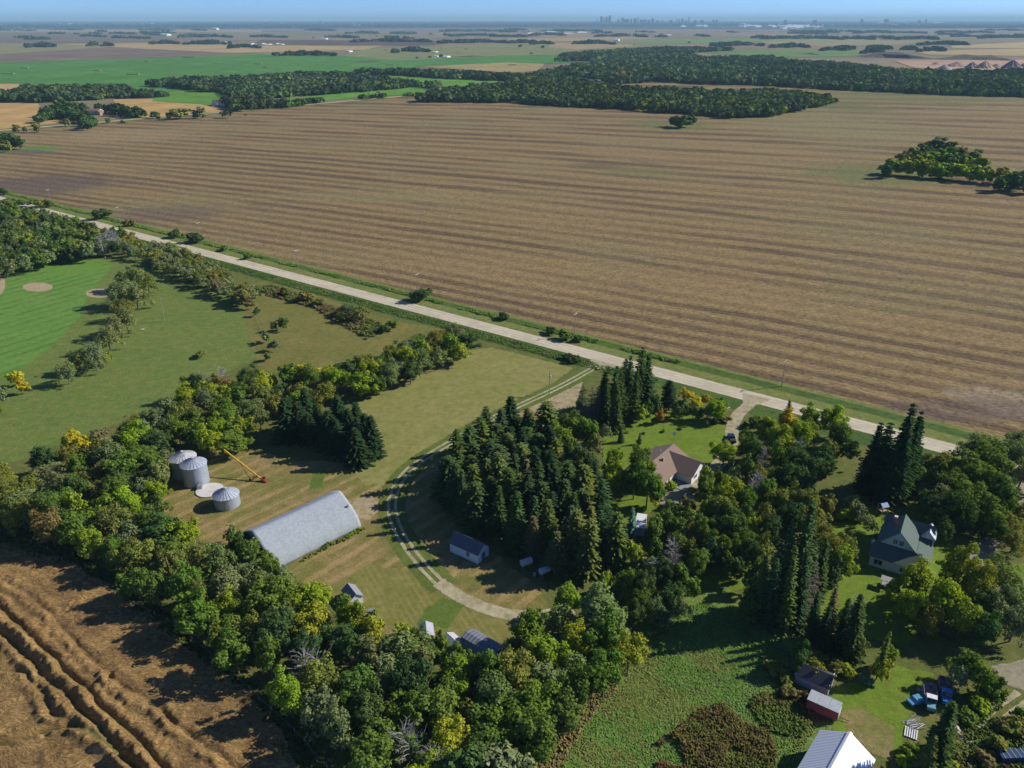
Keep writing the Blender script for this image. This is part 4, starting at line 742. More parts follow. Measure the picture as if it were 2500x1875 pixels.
gable(h, 22, 11, 5.2, 8, m_wall, m_shB); gable(h, 14, 9, 3, 5.5, m_wall, m_shB, x0=-16, name_w='garage_wall', name_r='garage_roof'); gable(h, 9, 8, 4, 6.5, m_brk, m_shB, x0=12, y0=-5, rz=math.pi / 2, name_w='wing_wall', name_r='wing_roof'); win(h, M_GLASS, -4, -5.5, 1, 2, 1.4, 0, -1); win(h, M_GLASS, 2, -5.5, 1, 2, 1.4, 0, -1)
h = thing('villa', 'far white villa with black gabled roofs at the edge of the wood', 'house', G(548, 257), math.radians(8))
gable(h, 34, 12, 4, 8, m_wall, m_shK); [gable(h, 12, 8, 4, 7.5, m_wall, m_shK, x0=x, y0=-6, rz=math.pi / 2, name_w='wing_wall', name_r='wing_roof') for x in (-13, 0, 12)]
h = thing('red_barn', 'small red barn with blue-grey roof in a clearing of the broad wood', 'barn', G(1446, 208), math.radians(-4)); gable(h, 34, 14, 6, 11, plain('barn red', (.42, .05, .05), .8), plain('blue metal roof', (.25, .33, .45), .5))
h = thing('yurt_shed', 'small pinkish shed in front of the right tree row', 'shed', G(2118, 126)); gable(h, 20, 12, 5, 8, plain('pinkish board', (.5, .33, .3), .8), m_dr)
for i, (x, y, w) in enumerate([(60, 168, 16), (325, 183, 26), (238, 174, 14), (358, 151, 10), (461, 141.5, 28), (630, 157.5, 16), (648, 165.5, 12), (952, 160, 18), (925, 227.5, 10), (1250, 160, 20), (20, 182, 24)]):
    p = G(x, y); L = w * mpp(x, y) / 2; b = MB(); b.prism([(-L, 0), (L, 0), (L * .97, 3.2), (-L * .97, 3.2)], -2, 2); o = b.build('bale_row', plain('straw bale %d' % i, (.50, .36, .20), .95, scale=.5)); o.location = (p[0], p[1], 0); tag(o, 'row of straw bales ' + ['on the left edge of the green field', 'longest of the lower left rows on the green field', 'small, upper left of the longest row', 'short, in the middle of the green field', 'long, near the top edge of the green field', 'pale, on the right part of the green field', 'short brown, below the pale row', 'beside the earth bank', 'on the strip by the straight road', 'on the tan field behind the narrow wood', 'lowest at the left edge of the green field'][i], 'bale row', 'straw bale rows')

# ------------------------------------------------------------------ the farm
# arched barn
ra, rb = Vector(G(614, 1298, 7.8)), Vector(G(831, 1198, 7.8)); L = (rb - ra).length; mid = (ra + rb) / 2
h = thing('arched_barn', 'big grey arched-roof barn between the grain bins and the farm track', 'barn', (mid.x, mid.y, 0), ang(ra, rb))
HW, HT = 8.7, 7.8; prof = []
for fx, fz in [(1, 0), (.99, .10), (.96, .20), (.91, .31), (.84, .42), (.75, .52), (.65, .61), (.54, .69), (.43, .765), (.32, .83), (.21, .895), (.10, .955), (0, 1)]: prof.append((HW * fx, HT * fz))
prof = [(x, z) for x, z in prof]; full = [(-x, z) for x, z in prof] + [(x, z) for x, z in prof[::-1][1:]]
m_arch = plain('weathered grey shingles', (.35, .39, .42), .9, scale=1.4, c2=(.29, .325, .35)); m, n, b = m_arch, m_arch.node_tree, m_arch.node_tree.nodes['Principled BSDF']
vs, fs = [], []; K = 32
for j in range(K + 1):
    sag = .18 * math.sin(j / K * math.pi) + R.uniform(-.03, .03)
    for (x, z) in full: vs.append(((j / K - .5) * L, x * (1 + .004 * math.sin(j)), max(0, z - sag * (z / HT))))
nf = len(full); fs = [(j * nf + i, (j + 1) * nf + i, (j + 1) * nf + i + 1, j * nf + i + 1) for j in range(K) for i in range(nf - 1)]
o = MB().add(vs, fs).build('roof', m_arch, h, True); md = o.modifiers.new('t', 'SOLIDIFY'); md.thickness = .22
for s in (-1, 1):
    w = MB().add([(s * (L / 2 - .3), x * .98, z * .985) for x, z in full], [tuple(range(nf))]).build('end_wall', M_GREYWOOD, h)
    MB().box(s * (L / 2 - .28), s * (L / 2 - .2), -2.2, 2.2, 0, 4.2).build('barn_door', plain('dark door boards', (.09, .08, .07), .9), h)
MB().box(L / 2 - 1.4, L / 2 - .9, -5.0, -4.7, 4.6, 6.0).build('vent_pipe', M_STEEL, h)
for t in (0, .45, .8): None
# grain bins
m_bin = ribbed('galvanised bin wall', (.40, .46, .54), .5, .35, .35, 2, .02, c2=(.36, .38, .42)); m_binroof = plain('galvanised bin roof', (.52, .58, .65), .5, .25, scale=1.2, c2=(.42, .47, .54)); m_binrust = plain('rust streaked bin roof', (.66, .66, .68), .55, .2, scale=1.0, c2=(.36, .20, .16), f=.6)
def bin_(px, py, rpx, he, hr, roof, label, door=-1.2):
    p = G(px, py); r = rpx * mpp(px, py); t = thing('grain_bin', label, 'grain bin', p, 0)
    MB().lathe([(r, 0), (r, he)], 40).build('bin_wall', m_bin, t, False); b = MB(); b.lathe([(r + .22, he - .08), (r * .62, he + (hr - he) * .42), (.42, hr), (.42, hr + .28), (.05, hr + .35)], 40, False); rf = b.build('roof', roof, t)
    ribs = MB()
    for i in range(22): a = 2 * math.pi * i / 22; c, s = math.cos(a), math.sin(a); ribs.tube(((r + .2) * c, (r + .2) * s, he - .02), (r * .62 * c, r * .62 * s, he + (hr - he) * .42 + .06), .045, n=4); ribs.tube((r * .62 * c, r * .62 * s, he + (hr - he) * .42 + .06), (.42 * c, .42 * s, hr + .05), .045, n=4)
    ribs.build('roof_rib', M_STEEL, rf); a = door; c, s = math.cos(a), math.sin(a); d = MB(); d.box(-.45, .45, -.06, .1, .3, 2.1); o = d.build('door', M_STEEL, t); o.location = (r * c, r * s, 0); o.rotation_euler = (0, 0, a + math.pi / 2); 
    return t, r
bin_(455, 1158, 27.5, 6.2, 7.9, m_binrust, 'rust-streaked galvanised bin, rearmost of the two joined tall bins'); t, r = bin_(481, 1177, 27.5, 6.6, 8.3, m_binroof, 'tall galvanised grain bin in front of its rusty twin', -.9)
o = MB().add([(r * .45, -r * .9 - .1, 0), (r * .45 + 1.3, -r * .9 + .3, 0), (r * .45 + 1.5, -r * .9 - 1.2, 0), (r * .45 + .2, -r * .9 - 1.6, 0), (r * .45, -r * .9 + .3, 1.5), (r * .45 + 1.3, -r * .9 + .7, 1.5), (r * .45 + 1.5, -r * .9 - .9, 1.3), (r * .45 + .2, -r * .9 - 1.3, 1.3)], [(0, 3, 2, 1), (4, 5, 6, 7), (0, 1, 5, 4), (1, 2, 6, 5), (2, 3, 7, 6), (3, 0, 4, 7)]).build('chute_box', M_STEEL, t)
bin_(556, 1232, 28, 3.7, 5.5, m_binroof, 'short squat grain bin standing alone right of the concrete pad')
p = G(512, 1198); r = 30 * mpp(512, 1198); b = MB(); b.lathe([(r * .98, 0), (r, .05), (r, .32), (r * .96, .36)], 36); o = b.build('concrete_pad', M_CONC); o.location = (p[0], p[1], 0); tag(o, 'round pale concrete bin pad beside the grain bins', 'concrete pad')
# yellow auger
f0 = Vector(G3(643, 1172, .7)); tip = Vector(G3(547, 1098, 7.4)); t = thing('grain_auger', 'long yellow grain auger on wheels pointing up toward the bins', 'auger', (f0.x, f0.y, 0)); T_ = tip - Vector((f0.x, f0.y, 0)); b0 = Vector((0, 0, .5)); dirv = (T_ - b0).normalized()
MB().tube(b0, T_, .24, .24, 10).build('auger_tube', M_YELLOW, t); MB().tube(T_ - dirv * .6, T_ + Vector((0, 0, -1.0)), .26, .26, 8).build('spout', M_YELLOW, t)
ax = b0 + dirv * 4.2; side = dirv.cross(Vector((0, 0, 1))).normalized(); fr_ = MB()
for s in (-1, 1): fr_.tube(ax + side * s * 1.3 + Vector((0, 0, -ax.z + .5)), b0 + dirv * 10 , .07); fr_.tube(ax + side * s * 1.3 + Vector((0, 0, -ax.z + .5)), b0 + dirv * 2, .07)
fr_.tube(ax + side * 1.3 + Vector((0, 0, -ax.z + .5)), ax - side * 1.3 + Vector((0, 0, -ax.z + .5)), .08); fr_.build('undercarriage', M_RED, t)
for s in (-1, 1): c = ax + side * s * 1.45; c.z = .5; MB().tube(c - side * .12, c + side * .12, .5, .5, 14).build('wheel', M_TYRE, t)
MB().tube(b0 - dirv * 1.2 + Vector((0, 0, .1)), b0 + dirv * .6, .38, .34, 8).build('intake', M_RED, t); MB().box(-.4, .5, .3, 1.1, .7, 1.5).build('motor', M_RED, t)
# small shed with white walls and dark roof
A, B = Vector(G(1099, 1347)), Vector(G(1167, 1378)); c = (A + B) / 2; an = ang(A, B); L = (B - A).length; Wd = 4.6; n_ = Vector((-math.sin(an), math.cos(an))); c = c + n_ * Wd / 2
t = thing('white_shed', 'small white-walled shed with dark roof in the shade of the spruce grove', 'shed', (c.x, c.y, 0), an); m_shw = ribbed('white boards with blue shade', (.62, .78, .90), .7, 0, .3, 0, .01); gable(t, L, Wd, 3.0, 5.0, m_shw, plain('dark metal roof', (.10, .11, .14), .5, scale=1), .3)  # white walls: the blue cast of shade is mixed into their colour
win(t, M_GLASS, L * .15, -Wd / 2, 1.2, .9, 1.2, 0, -1); o = MB().box(L / 2 - .02, L / 2 + .06, -.7, .7, 0, 2.3).build('door', plain('dark door', (.05, .06, .08), .7), t); MB().tube((L / 2 + .1, -.65, .1), (L / 2 + .1, .65, 2.2), .05, n=4).tube((L / 2 + .1, .65, .1), (L / 2 + .1, -.65, 2.2), .05, n=4).build('cross_brace', M_WHITE, o)
# white box body
A = Vector(G(1556, 1312)); t = thing('box_body', 'white box truck body parked under the trees', 'box body', (A.x + 1.2, A.y + 3.2, 0), math.radians(75)); MB().box(-3.3, 3.3, -1.3, 1.3, .5, 3.1).build('box', plain('white panels', (.78, .80, .80), .5, scale=.8, c2=(.6, .63, .65)), t); MB().box(-3.36, 3.36, -1.36, 1.36, 3.1, 3.18).build('roof', M_WHITE, t); MB().box(-3.36, -3.3, -1.1, 1.1, .6, 2.9).build('rear_door', plain('grey door panel', (.55, .57, .58), .5), t)
for s in (-1, 1): MB().tube((-2, s * 1.0, .5), (-2, s * 1.25, .5), .48, .48, 12).build('wheel', M_TYRE, t)
# row of old sheds above the lower belt
def hut(px, py, L, Wd, he, hr, an, label, mw=None, mr=None, kind='gable'):
    p = G(px, py); t = thing('old_shed', label, 'shed', p, math.radians(an)); gable(t, L, Wd, he, hr, mw or M_WHITE, mr or m_shGrey, .25); MB().box(-L / 2 - .06, -L / 2, -.5, .5, 0, 1.9).build('door', M_GREYWOOD, t); return t
hut(862, 1466, 4.4, 3.2, 2.3, 3.5, 125, 'small white hut with grey shingle roof beside the mown strip', M_WHITE, m_shGrey)
hut(1042, 1556, 3.6, 2.8, 2.1, 2.9, 100, 'small shed with pale metal roof poking out of the belt', M_WHITE, plain('pale metal', (.45, .47, .52), .5, .2)); hut(1106, 1582, 4, 3.2, 1.9, 2.8, 130, 'low shed with speckled silver roof between two other sheds', M_GREYWOOD, plain('speckled silver', (.62, .64, .66), .6, scale=6, c2=(.3, .3, .33)))
hut(898, 1512, 3.4, 2.6, 1.7, 2.3, 20, 'low white-edged shed mostly hidden in the belt', M_WHITE, m_shGrey)
p = G(1178, 1600); t = thing('humpback_shed', 'dark humpbacked shed at the end of the old shed row', 'shed', p, math.radians(-38)); pr_ = [(-3.2, 0), (-3.2, 1.5), (-2.8, 2.8), (-1.6, 3.8), (0, 4.2), (1.6, 3.8), (2.8, 2.8), (3.2, 1.5), (3.2, 0)]
b = MB(); q = [(y, z) for y, z in pr_]; vs = [(s * 4.6, y, z) for s in (-1, 1) for y, z in q]; k = len(q); MB().add([(x * .96, y * .96, z * .97) for x, y, z in vs], [tuple(range(k)), tuple(range(k, 2 * k))[::-1]]).build('end_wall', M_GREYWOOD, t)
o = b.add(vs, [(i, k + i, k + i + 1, i + 1) for i in range(k - 1)]).build('roof', ribbed('shade-darkened roll roofing', (.17, .18, .22), .7, .1, .9, 0, .04), t); o.modifiers.new('t', 'SOLIDIFY').thickness = .1; MB().box(-4.5, -4.44, -1.1, 1.1, 0, 2.6).build('door', M_GREYWOOD, t)  # roofing colour darkened to carry the shadow lying on this shed
# fuel tanks on stands in the grove shade
for px, py, col, lb, r_ in [(1285, 1392, M_GREYWOOD, 'grey barrel tank lying on a timber stand by the grove', .9), (1330, 1412, M_BLUE, 'blue fuel tank on tall legs in the grove shade', .8)]:
    p = G(px, py); t = thing('fuel_tank', lb, 'tank', p, .5); MB().tube((-1.4, 0, 2.6), (1.4, 0, 2.6), r_, r_, 16).build('tank', plain(lb[:9], (.5, .52, .55) if col is M_GREYWOOD else (.35, .50, .68), .5), t)
    for sx in (-1, 1):
        for sy in (-.6, .6): MB().tube((sx, sy, 0), (sx * .9, sy * .7, 2.2), .08, n=5).build('leg', M_GREYWOOD, t)
p = G(1305, 1406); t = thing('barrel', 'small pale blue barrel standing between the two tanks', 'barrel', p); MB().lathe([(.3, 0), (.33, .3), (.3, .45), (.33, .7), (.3, .9)], 14).build('drum', plain('pale blue', (.25, .5, .65), .5), t)
# brown-roofed house
an = math.radians(52); e1 = Vector((math.cos(an), math.sin(an))); R1 = Vector(G(1642, 1086, 6.0)); L = 19; c = R1 - e1 * (L / 2 - .3)
t = thing('brown_house', 'L-shaped white bungalow with brown shingle roof beside the lawn', 'house', (c.x, c.y, 0), an); gable(t, L, 11.5, 3.0, 6.0, m_wall, m_shB, .5)
R2 = Vector(G(1708, 1127, 5.6)); R2s = Vector(G(1639, 1109, 5.6)); mid = t.matrix_basis.inverted() if False else Matrix.Rotation(-an, 4, 'Z') @ Matrix.Translation((-c.x, -c.y, 0)); q = mid @ Vector((R2.x, R2.y, 0)); W2L = abs(q.y) + 1.0
gable(t, W2L - .5, 9.6, 2.9, 5.7, m_wall, m_shB, .45, 'wing_wall', 'wing_roof', x0=q.x, y0=-(W2L) / 2 + .6, rz=math.pi / 2); yw = -W2L + .85
for dx, w_ in ((-2.2, 1.6), (1.6, 1.8)): win(t, M_GLASS, q.x + dx, yw, 1.1, w_, 1.2, 0, -1)
win(t, M_GLASS, -6, -5.75, 1.0, 1.8, 1.2, 0, -1); MB().box(-4.0, -3.0, -5.86, -5.75, .1, 2.2).build('door', plain('tan door', (.3, .22, .15), .6), t); MB().box(-.3, .3, -1.9, -1.3, 4.8, 6.3).build('chimney', M_GREYBARK, t)
MB().box(q.x - 9.5, q.x - 4.9, -W2L, -5.9, 0, .25).build('deck', M_GREYWOOD, t); MB().box(4.6, 4.8, 1.6, 1.75, 4.5, 5.6).build('vent_pipe', M_WHITE, t)
t2 = thing('satellite_dish', 'white satellite dish on a pole beside the far gable of the brown-roofed house', 'satellite dish', G(1644, 1100), 2.2); MB().tube((0, 0, 0), (0, 0, 6.1), .05).build('mast', M_STEEL, t2); b = MB(); b.lathe([(.02, .0), (.3, .05), (.5, .16), (.62, .27)], 18, False); o = b.build('dish', M_WHITE, t2); o.location = (0, .1, 6.2); o.rotation_euler = (math.radians(-60), 0, 0)
# pickup truck
p0, p1 = G(1788, 1089), G(1784, 1060); c = ((p0[0] + p1[0]) / 2, (p0[1] + p1[1]) / 2); t = thing('pickup_truck', 'dark blue pickup truck parked on the driveway beside the lawn', 'pickup truck', c, ang(p0, p1) + math.radians(6)); m_car = plain('dark blue car paint', (.012, .035, .10), .25)
bd = MB(); pr_ = [(-2.85, .5), (2.75, .5), (2.85, .8), (2.8, 1.1), (1.3, 1.22), (-2.8, 1.22)]; bd.prism(pr_, -.98, .98); o = bd.build('body', m_car, t); o.modifiers.new('b', 'BEVEL').width = .08; MB().add([(1.3, -.9, 1.2), (1.3, .9, 1.2), (.75, .78, 1.82), (.75, -.78, 1.82), (-1.0, -.9, 1.2), (-1.0, .9, 1.2), (-.8, .78, 1.82), (-.8, -.78, 1.82)], [(0, 1, 2, 3), (5, 4, 7, 6), (3, 2, 6, 7), (1, 5, 6, 2), (4, 0, 3, 7)]).build('cab', m_car, t)
MB().add([(1.27, -.8, 1.27), (1.27, .8, 1.27), (.8, .7, 1.8), (.8, -.7, 1.8)], [(0, 1, 2, 3)]).build('windscreen', M_GLASS, t).location = (.03, 0, .02); MB().box(-2.7, -1.1, -.85, .85, 1.225, 1.24).build('truck_bed', M_TYRE, t)
for x in (-1.9, 1.9):
    for y in (-.95, .95): MB().tube((x, y - .12, .4), (x, y + .12, .4), .4, .4, 14).build('wheel', M_TYRE, t)
for y in (-.7, .7): MB().box(2.83, 2.88, y - .2, y + .2, .8, 1.0).build('headlight', M_WHITE, t)
# green-roofed house
an = math.radians(58); A = Vector(G(2198, 1304, 9.2)); e1 = Vector((math.cos(an), math.sin(an))); L = 8.5; c = A + e1 * (L / 2)
t = thing('green_house', 'pale one-and-a-half-storey house with green roof and red chimney', 'house', (c.x, c.y, 0), an); gable(t, L, 8.6, 5.4, 9.9, m_wallG, m_shG, .45)
win(t, M_GLASS, -L / 2, -.8, 6.0, .95, 1.35, -1, 0); win(t, M_GLASS, -L / 2, .6, 6.0, .95, 1.35, -1, 0)
b = MB(); x1_, x0_ = -L / 2, -L / 2 - 3.6; b.add([(x0_, -5.4, 0), (x1_, -5.4, 0), (x1_, 5.2, 0), (x0_, 5.2, 0), (x0_, -5.4, 3.2), (x1_, -5.4, 5.0), (x1_, 5.2, 5.0), (x0_, 5.2, 3.2)], [(0, 1, 5, 4), (2, 3, 7, 6), (3, 0, 4, 7), (4, 5, 6, 7), (1, 2, 6, 5)]).build('annex_wall', m_wallG, t)
MB().slab([(x0_ - .5, -5.9, 3.08), (x1_ + .02, -5.9, 5.35), (x1_ + .02, 5.7, 5.35), (x0_ - .5, 5.7, 3.08)], .15).build('annex_roof', m_shG, t)
win(t, M_GLASS, x0_, 3.2, 1.0, 1.9, 1.4, -1, 0); win(t, M_GLASS, x0_, -2.4, 1.0, 1.1, 1.2, -1, 0)
b = MB(); b.slab([(-L / 2 - .42, -4.5, 5.45), (3.2, -4.5, 5.45), (3.2, -8.0, 3.6), (-L / 2 - .42, -8.0, 3.6)], .15); b.build('side_roof', m_shG, t); MB().box(-L / 2, 2.8, -7.6, -4.5, 0, 3.5).add([(-L / 2, -7.6, 3.5), (-L / 2, -4.5, 3.5), (-L / 2, -4.5, 5.2)], [(0, 1, 2)]).build('side_wall', m_wallG, t)
gable(t, 11, 6.4, 4.4, 8.0, m_wallG, m_shG, .4, 'rear_wall', 'rear_roof', x0=L / 2 + 1.6, y0=-1.5, rz=math.pi / 2); gable(t, 4.4, 3.0, 5.8, 7.4, M_WHITE, plain('pale dormer roof', (.55, .60, .64), .6), .2, 'dormer_wall', 'dormer_roof', x0=L / 2 + 1.4, y0=-6.2, rz=0)
o = MB().box(.6, 1.3, 1.6, 2.2, 7, 10.6).build('chimney', plain('red brick', (.45, .17, .10), .9, scale=4), t); MB().box(.5, 1.4, 1.5, 2.3, 10.6, 10.8).build('chimney_cap', M_CONC, o)
for s in (-1,): MB().box(-L / 2 - 4.6, -L / 2 + .4, 5.62, 5.78, 3.0, 3.2)
t = thing('wooden_porch', 'small grey porch with steps at the foot of the green-roofed house', 'porch', G(2162, 1432), an); MB().box(-1.0, 1.0, -1.2, 1.2, .5, .7).build('deck', M_GREYWOOD, t); MB().box(-1.1, 1.1, -1.4, 1.4, 2.2, 2.3).build('canopy', M_GREYWOOD, t); [MB().box(x - .06, x + .06, y - .06, y + .06, 0, 2.2).build('post', M_GREYWOOD, t) for x in (-.9, .9) for y in (-1.1, 1.1)]
t = thing('satellite_dish', 'grey satellite dish beside the left eave of the green-roofed house', 'satellite dish', G(2124, 1345)); MB().tube((0, 0, 0), (0, 0, 3.3), .05).build('mast', M_STEEL, t); b = MB(); b.lathe([(.02, 0), (.4, .06), (.7, .2), (.8, .3)], 18, False); o = b.build('dish', M_STEEL, t); o.location = (0, 0, 3.4); o.rotation_euler = (math.radians(65), 0, 0)
# play tower
t = thing('play_tower', 'wooden play tower with blue canopy and yellow slide on the house lawn', 'play tower', G(2152, 1255), .3); [MB().box(x - .07, x + .07, y - .07, y + .07, 0, 3.0).build('post', M_POLE, t) for x in (-.9, .9) for y in (-.9, .9)]; MB().box(-.95, .95, -.95, .95, 1.3, 1.45).build('deck', M_POLE, t)
b = MB(); b.slab([(-1.1, 0, 3.7), (1.1, 0, 3.7), (1.1, -1.15, 2.9), (-1.1, -1.15, 2.9)], .05); b.slab([(-1.1, 0, 3.7), (1.1, 0, 3.7), (1.1, 1.15, 2.9), (-1.1, 1.15, 2.9)], .05); b.build('canopy', M_BLUE, t); MB().slab([(.9, -.35, 1.4), (.9, .35, 1.4), (3.6, -.6, .2), (3.6, -1.3, .2)], .08).build('slide', M_YELLOW, t)
# white metal shed, bottom right
he, hr = 4.6, 7.6; A = Vector(G(2076, 1788.5, hr)); B = Vector(G(2028.8, 1875, hr)); an = ang(B, A); e1 = Vector((math.cos(an), math.sin(an))); L = 20; c = A - e1 * L / 2; EL_ = Vector(G(2004, 1774.6, he)); ER = Vector(G(2143.6, 1839.7, he)); nn = Vector((-e1.y, e1.x)); wl = abs((EL_ - A).dot(nn)); wr = abs((ER - A).dot(nn)); print('shed widths', wl, wr)
Wd = wl + wr
t = thing('metal_shed', 'white corrugated metal shed at the bottom right corner, spruce shadow on its roof', 'shed', (c.x, c.y, 0), an); m_cor = ribbed('white corrugated roof', (.74, .76, .80), .45, .05,   .42, 0, .015, c2=(.72, .74, .78), line=.12); gable(t, L - .6, Wd - .6, he, hr, ribbed('white corrugated wall', (.68, .70, .74), .5, 0, .42, 0, .05), m_cor, .3, th=.1)
MB().prism([(-.45, -.16), (0, .06), (.45, -.16)], -L / 2 - .1, L / 2 + .1).build('ridge_cap', M_WHITE, t).matrix_basis = Matrix.Translation((0, 0, hr + .14)) @ Matrix.Rotation(math.pi / 2, 4, 'Z')
# red trailer
p = G(2008, 1738); t = thing('red_trailer', 'red box trailer with grey panel roof beside the meadow', 'trailer', p, math.radians(-35)); MB().box(-3.0, 3.0, -1.5, 1.5, .6, 2.9).build('box', ribbed('dark red boards', (.26, .05, .05), .8, 0, .25, 2, .02), t); b = MB(); [b.box(-3.05 + 2.04 * i, -1.05 + 2.04 * i, -1.55, 1.55, 2.9, 2.98) for i in range(3)]; b.build('roof', plain('grey sheet roof', (.42, .45, .47), .5, .1), t)
[MB().tube((x, s * 1.2, .5), (x, s * 1.5, .5), .45, .45, 12).build('wheel', M_TYRE, t) for x in (-1.8, 1.8) for s in (-1, 1)]; MB().tube((3, 0, .6), (5.0, .3, .4), .08).build('drawbar', M_RUST, t); MB().box(3.0, 3.05, -.9, .9, .8, 2.6).build('rear_door', M_WHITE, t)
# harrow bars
t = thing('harrow', 'rusty drawbar harrow with long thin bars lying left of the red trailer', 'harrow', G(1945, 1715), math.radians(-40)); [MB().tube((-4.5, y, .4), (4.5, y * .3, .5), .05, n=4).build('bar', M_RUST, t) for y in (-.9, -.3, .3, .9)]; [MB().tube((x, -1, .4), (x, 1, .4), .05, n=4).build('cross_bar', M_RUST, t) for x in (-4, -1.5, 1, 3.5)]
t = thing('harrow', 'second rusty bar harrow in the weeds below the red trailer', 'harrow', G(1975, 1748), math.radians(-12)); [MB().tube((-3, y, .35), (3, y * .8, .35), .05, n=4).build('bar', M_RUST, t) for y in (-1.2, -.7, -.2, .3, .8)]; [MB().tube((x, -1.3, .35), (x, 1, .35), .05, n=4).build('cross_bar', M_RUST, t) for x in (-2.8, 0, 2.8)]
# dark shed by the conifers
t = thing('dark_shed', 'dark-roofed grey shed with broken pale end wall under the conifers', 'shed', G(1985, 1668), math.radians(-35)); gable(t, 6.6, 4.4, 2.5, 4.0, plain('blue-grey boards', (.36, .40, .45), .9, scale=2), m_shK, .3); [MB().box(3.32, 3.40, y * .85, y * .85 + .5, 0, 2.9 + (1.2 - abs(y) * .5)).build('loose_board', M_WHITE, t) for y in (-2.3, -1.5, -.4, .6, 1.5)]
# abandoned trucks
m_teal = plain('faded teal paint', (.16, .36, .42), .5, scale=1, c2=(.10, .26, .33)); m_dull = plain('rusted sheet', (.36, .33, .34), .8, scale=1.2, c2=(.16, .09, .07)); m_lb = plain('bright blue paint', (.03, .20, .50), .4)
def truck(px, py, an, label, cab, box, roofc):
    t = thing('abandoned_truck', label, 'truck', G(px, py), math.radians(an)); MB().box(-3.4, 3.2, -.5, .5, .55, .8).build('chassis', M_RUST, t)
    o = MB().add([(.6, -1.0, .8), (2.0, -1.0, .8), (2.0, 1.0, .8), (.6, 1.0, .8), (.7, -.9, 2.5), (1.7, -.9, 2.5), (1.7, .9, 2.5), (.7, .9, 2.5)], [(0, 3, 2, 1), (4, 5, 6, 7), (0, 1, 5, 4), (1, 2, 6, 5), (2, 3, 7, 6), (3, 0, 4, 7)]).build('cab', cab, t); MB().box(.6, 1.8, -.95, .95, 2.5, 2.56).build('cab_roof', roofc, o)
    MB().box(2.0, 3.4, -.75, .75, .8, 1.55).build('hood', cab, t); MB().add([(1.99, -.8, 1.65), (1.99, .8, 1.65), (1.78, .75, 2.4), (1.78, -.75, 2.4)], [(0, 1, 2, 3)]).build('windscreen', M_GLASS, t).location = (.04, 0, 0)
    b = MB(); b.box(-3.5, .4, -1.2, 1.2, .85, .95); [b.box(-3.5, .4, s * 1.2 - .04, s * 1.2 + .04, .95, 1.9) for s in (-1, 1)]; [b.box(x - .04, x + .04, -1.16, 1.16, .95, 1.9) for x in (-3.46, .36)]; b.build('grain_box', box, t)
    for x in (-2.3, 2.5):
        for s in (-.95, .95): MB().tube((x, s - .13, .45), (x, s + .13, .45), .45, .45, 12).build('wheel', M_TYRE, t)
    return t
truck(2305, 1697, 247, 'derelict grain truck with bright blue cab and rusty box, right of the pallets', m_lb, m_dull, m_lb); truck(2268, 1712, 247, 'derelict truck with faded teal cab and white roof edge, in front of the spruce', m_teal, m_dull, M_WHITE)
t = thing('old_car', 'derelict pale blue car half hidden in the spruce shade', 'car', G(2240, 1715), .3); MB().prism([(-2.2, .4), (2.2, .4), (2.25, .8), (1.2, .95), (.6, 1.4), (-.9, 1.4), (-1.5, .95), (-2.2, .9)], -.85, .85).build('body', plain('sky blue paint', (.12, .33, .50), .4), t); [MB().tube((x, s - .1, .35), (x, s + .1, .35), .35, .35, 12).build('wheel', M_TYRE, t) for x in (-1.4, 1.4) for s in (-.8, .8)]
p = G(2262, 1682); vs = []; g = random.Random(3)
def heap(name, px, py, rx, ry, h_, mat, label, cat, seed=1):
    p = G(px, py); g = random.Random(seed); n = 22; vs = [(0, 0, h_)] + [(rx * f * math.cos(6.283 * i / n) * g.uniform(.85, 1.12), ry * f * math.sin(6.283 * i / n) * g.uniform(.85, 1.12), h_ * (1 - f ** 1.2) * g.uniform(.8, 1.15)) for f in (.25, .5, .75, 1) for i in range(n)]
    fs = [(0, 1 + i, 1 + (i + 1) % n) for i in range(n)] + [(1 + k * n + i, 1 + (k + 1) * n + i, 1 + (k + 1) * n + (i + 1) % n, 1 + k * n + (i + 1) % n) for k in range(3) for i in range(n)]
    o = MB().add(vs, fs).build(name, mat); o.location = (p[0], p[1], 0); return tag(o, label, cat)
heap('rubble_heap', 2263, 1686, 2.3, 1.3, .7, plain('pale rubble', (.5, .47, .43), .95, scale=3, c2=(.15, .13, .12)), 'heap of pale rubble and junk beside the blue truck', 'rubble heap'); heap('sand_heap', 2332, 1782, 1.4, 2.6, 1.1, plain('sand', (.52, .44, .32), .95, scale=3), 'pale sand heap behind the foreground spruce', 'sand heap', 4)
t = thing('pallet_stack', 'silvery broken pallets lying at the foot of the foreground spruce', 'pallets', G(2225, 1792), math.radians(60)); [MB().box(-1.3, 1.3, y, y + .22, .25 + .02 * (i % 2), .31).build('plank', M_WHITE, t) for i, y in enumerate((-1, -.6, -.2, .2, .6, 1))]; [MB().box(x, x + .15, -1, 1.2, 0, .25).build('bearer', M_GREYWOOD, t) for x in (-1.2, 0, 1.1)]
t = thing('pallet_stack', 'dark scrap lumber pile just above the silvery pallets', 'lumber pile', G(2232, 1768), .4); [MB().tube((-1.6 + R.uniform(-.4, .4), y, .2 + .1 * (i % 4)), (1.6 + R.uniform(-.4, .4), y + R.uniform(-.8, .8), .3 + .1 * (i % 3)), .07, n=4).build('plank', M_GREYWOOD if i % 3 else M_WHITE, t) for i, y in enumerate(np.linspace(-1.2, 1.2, 14))]
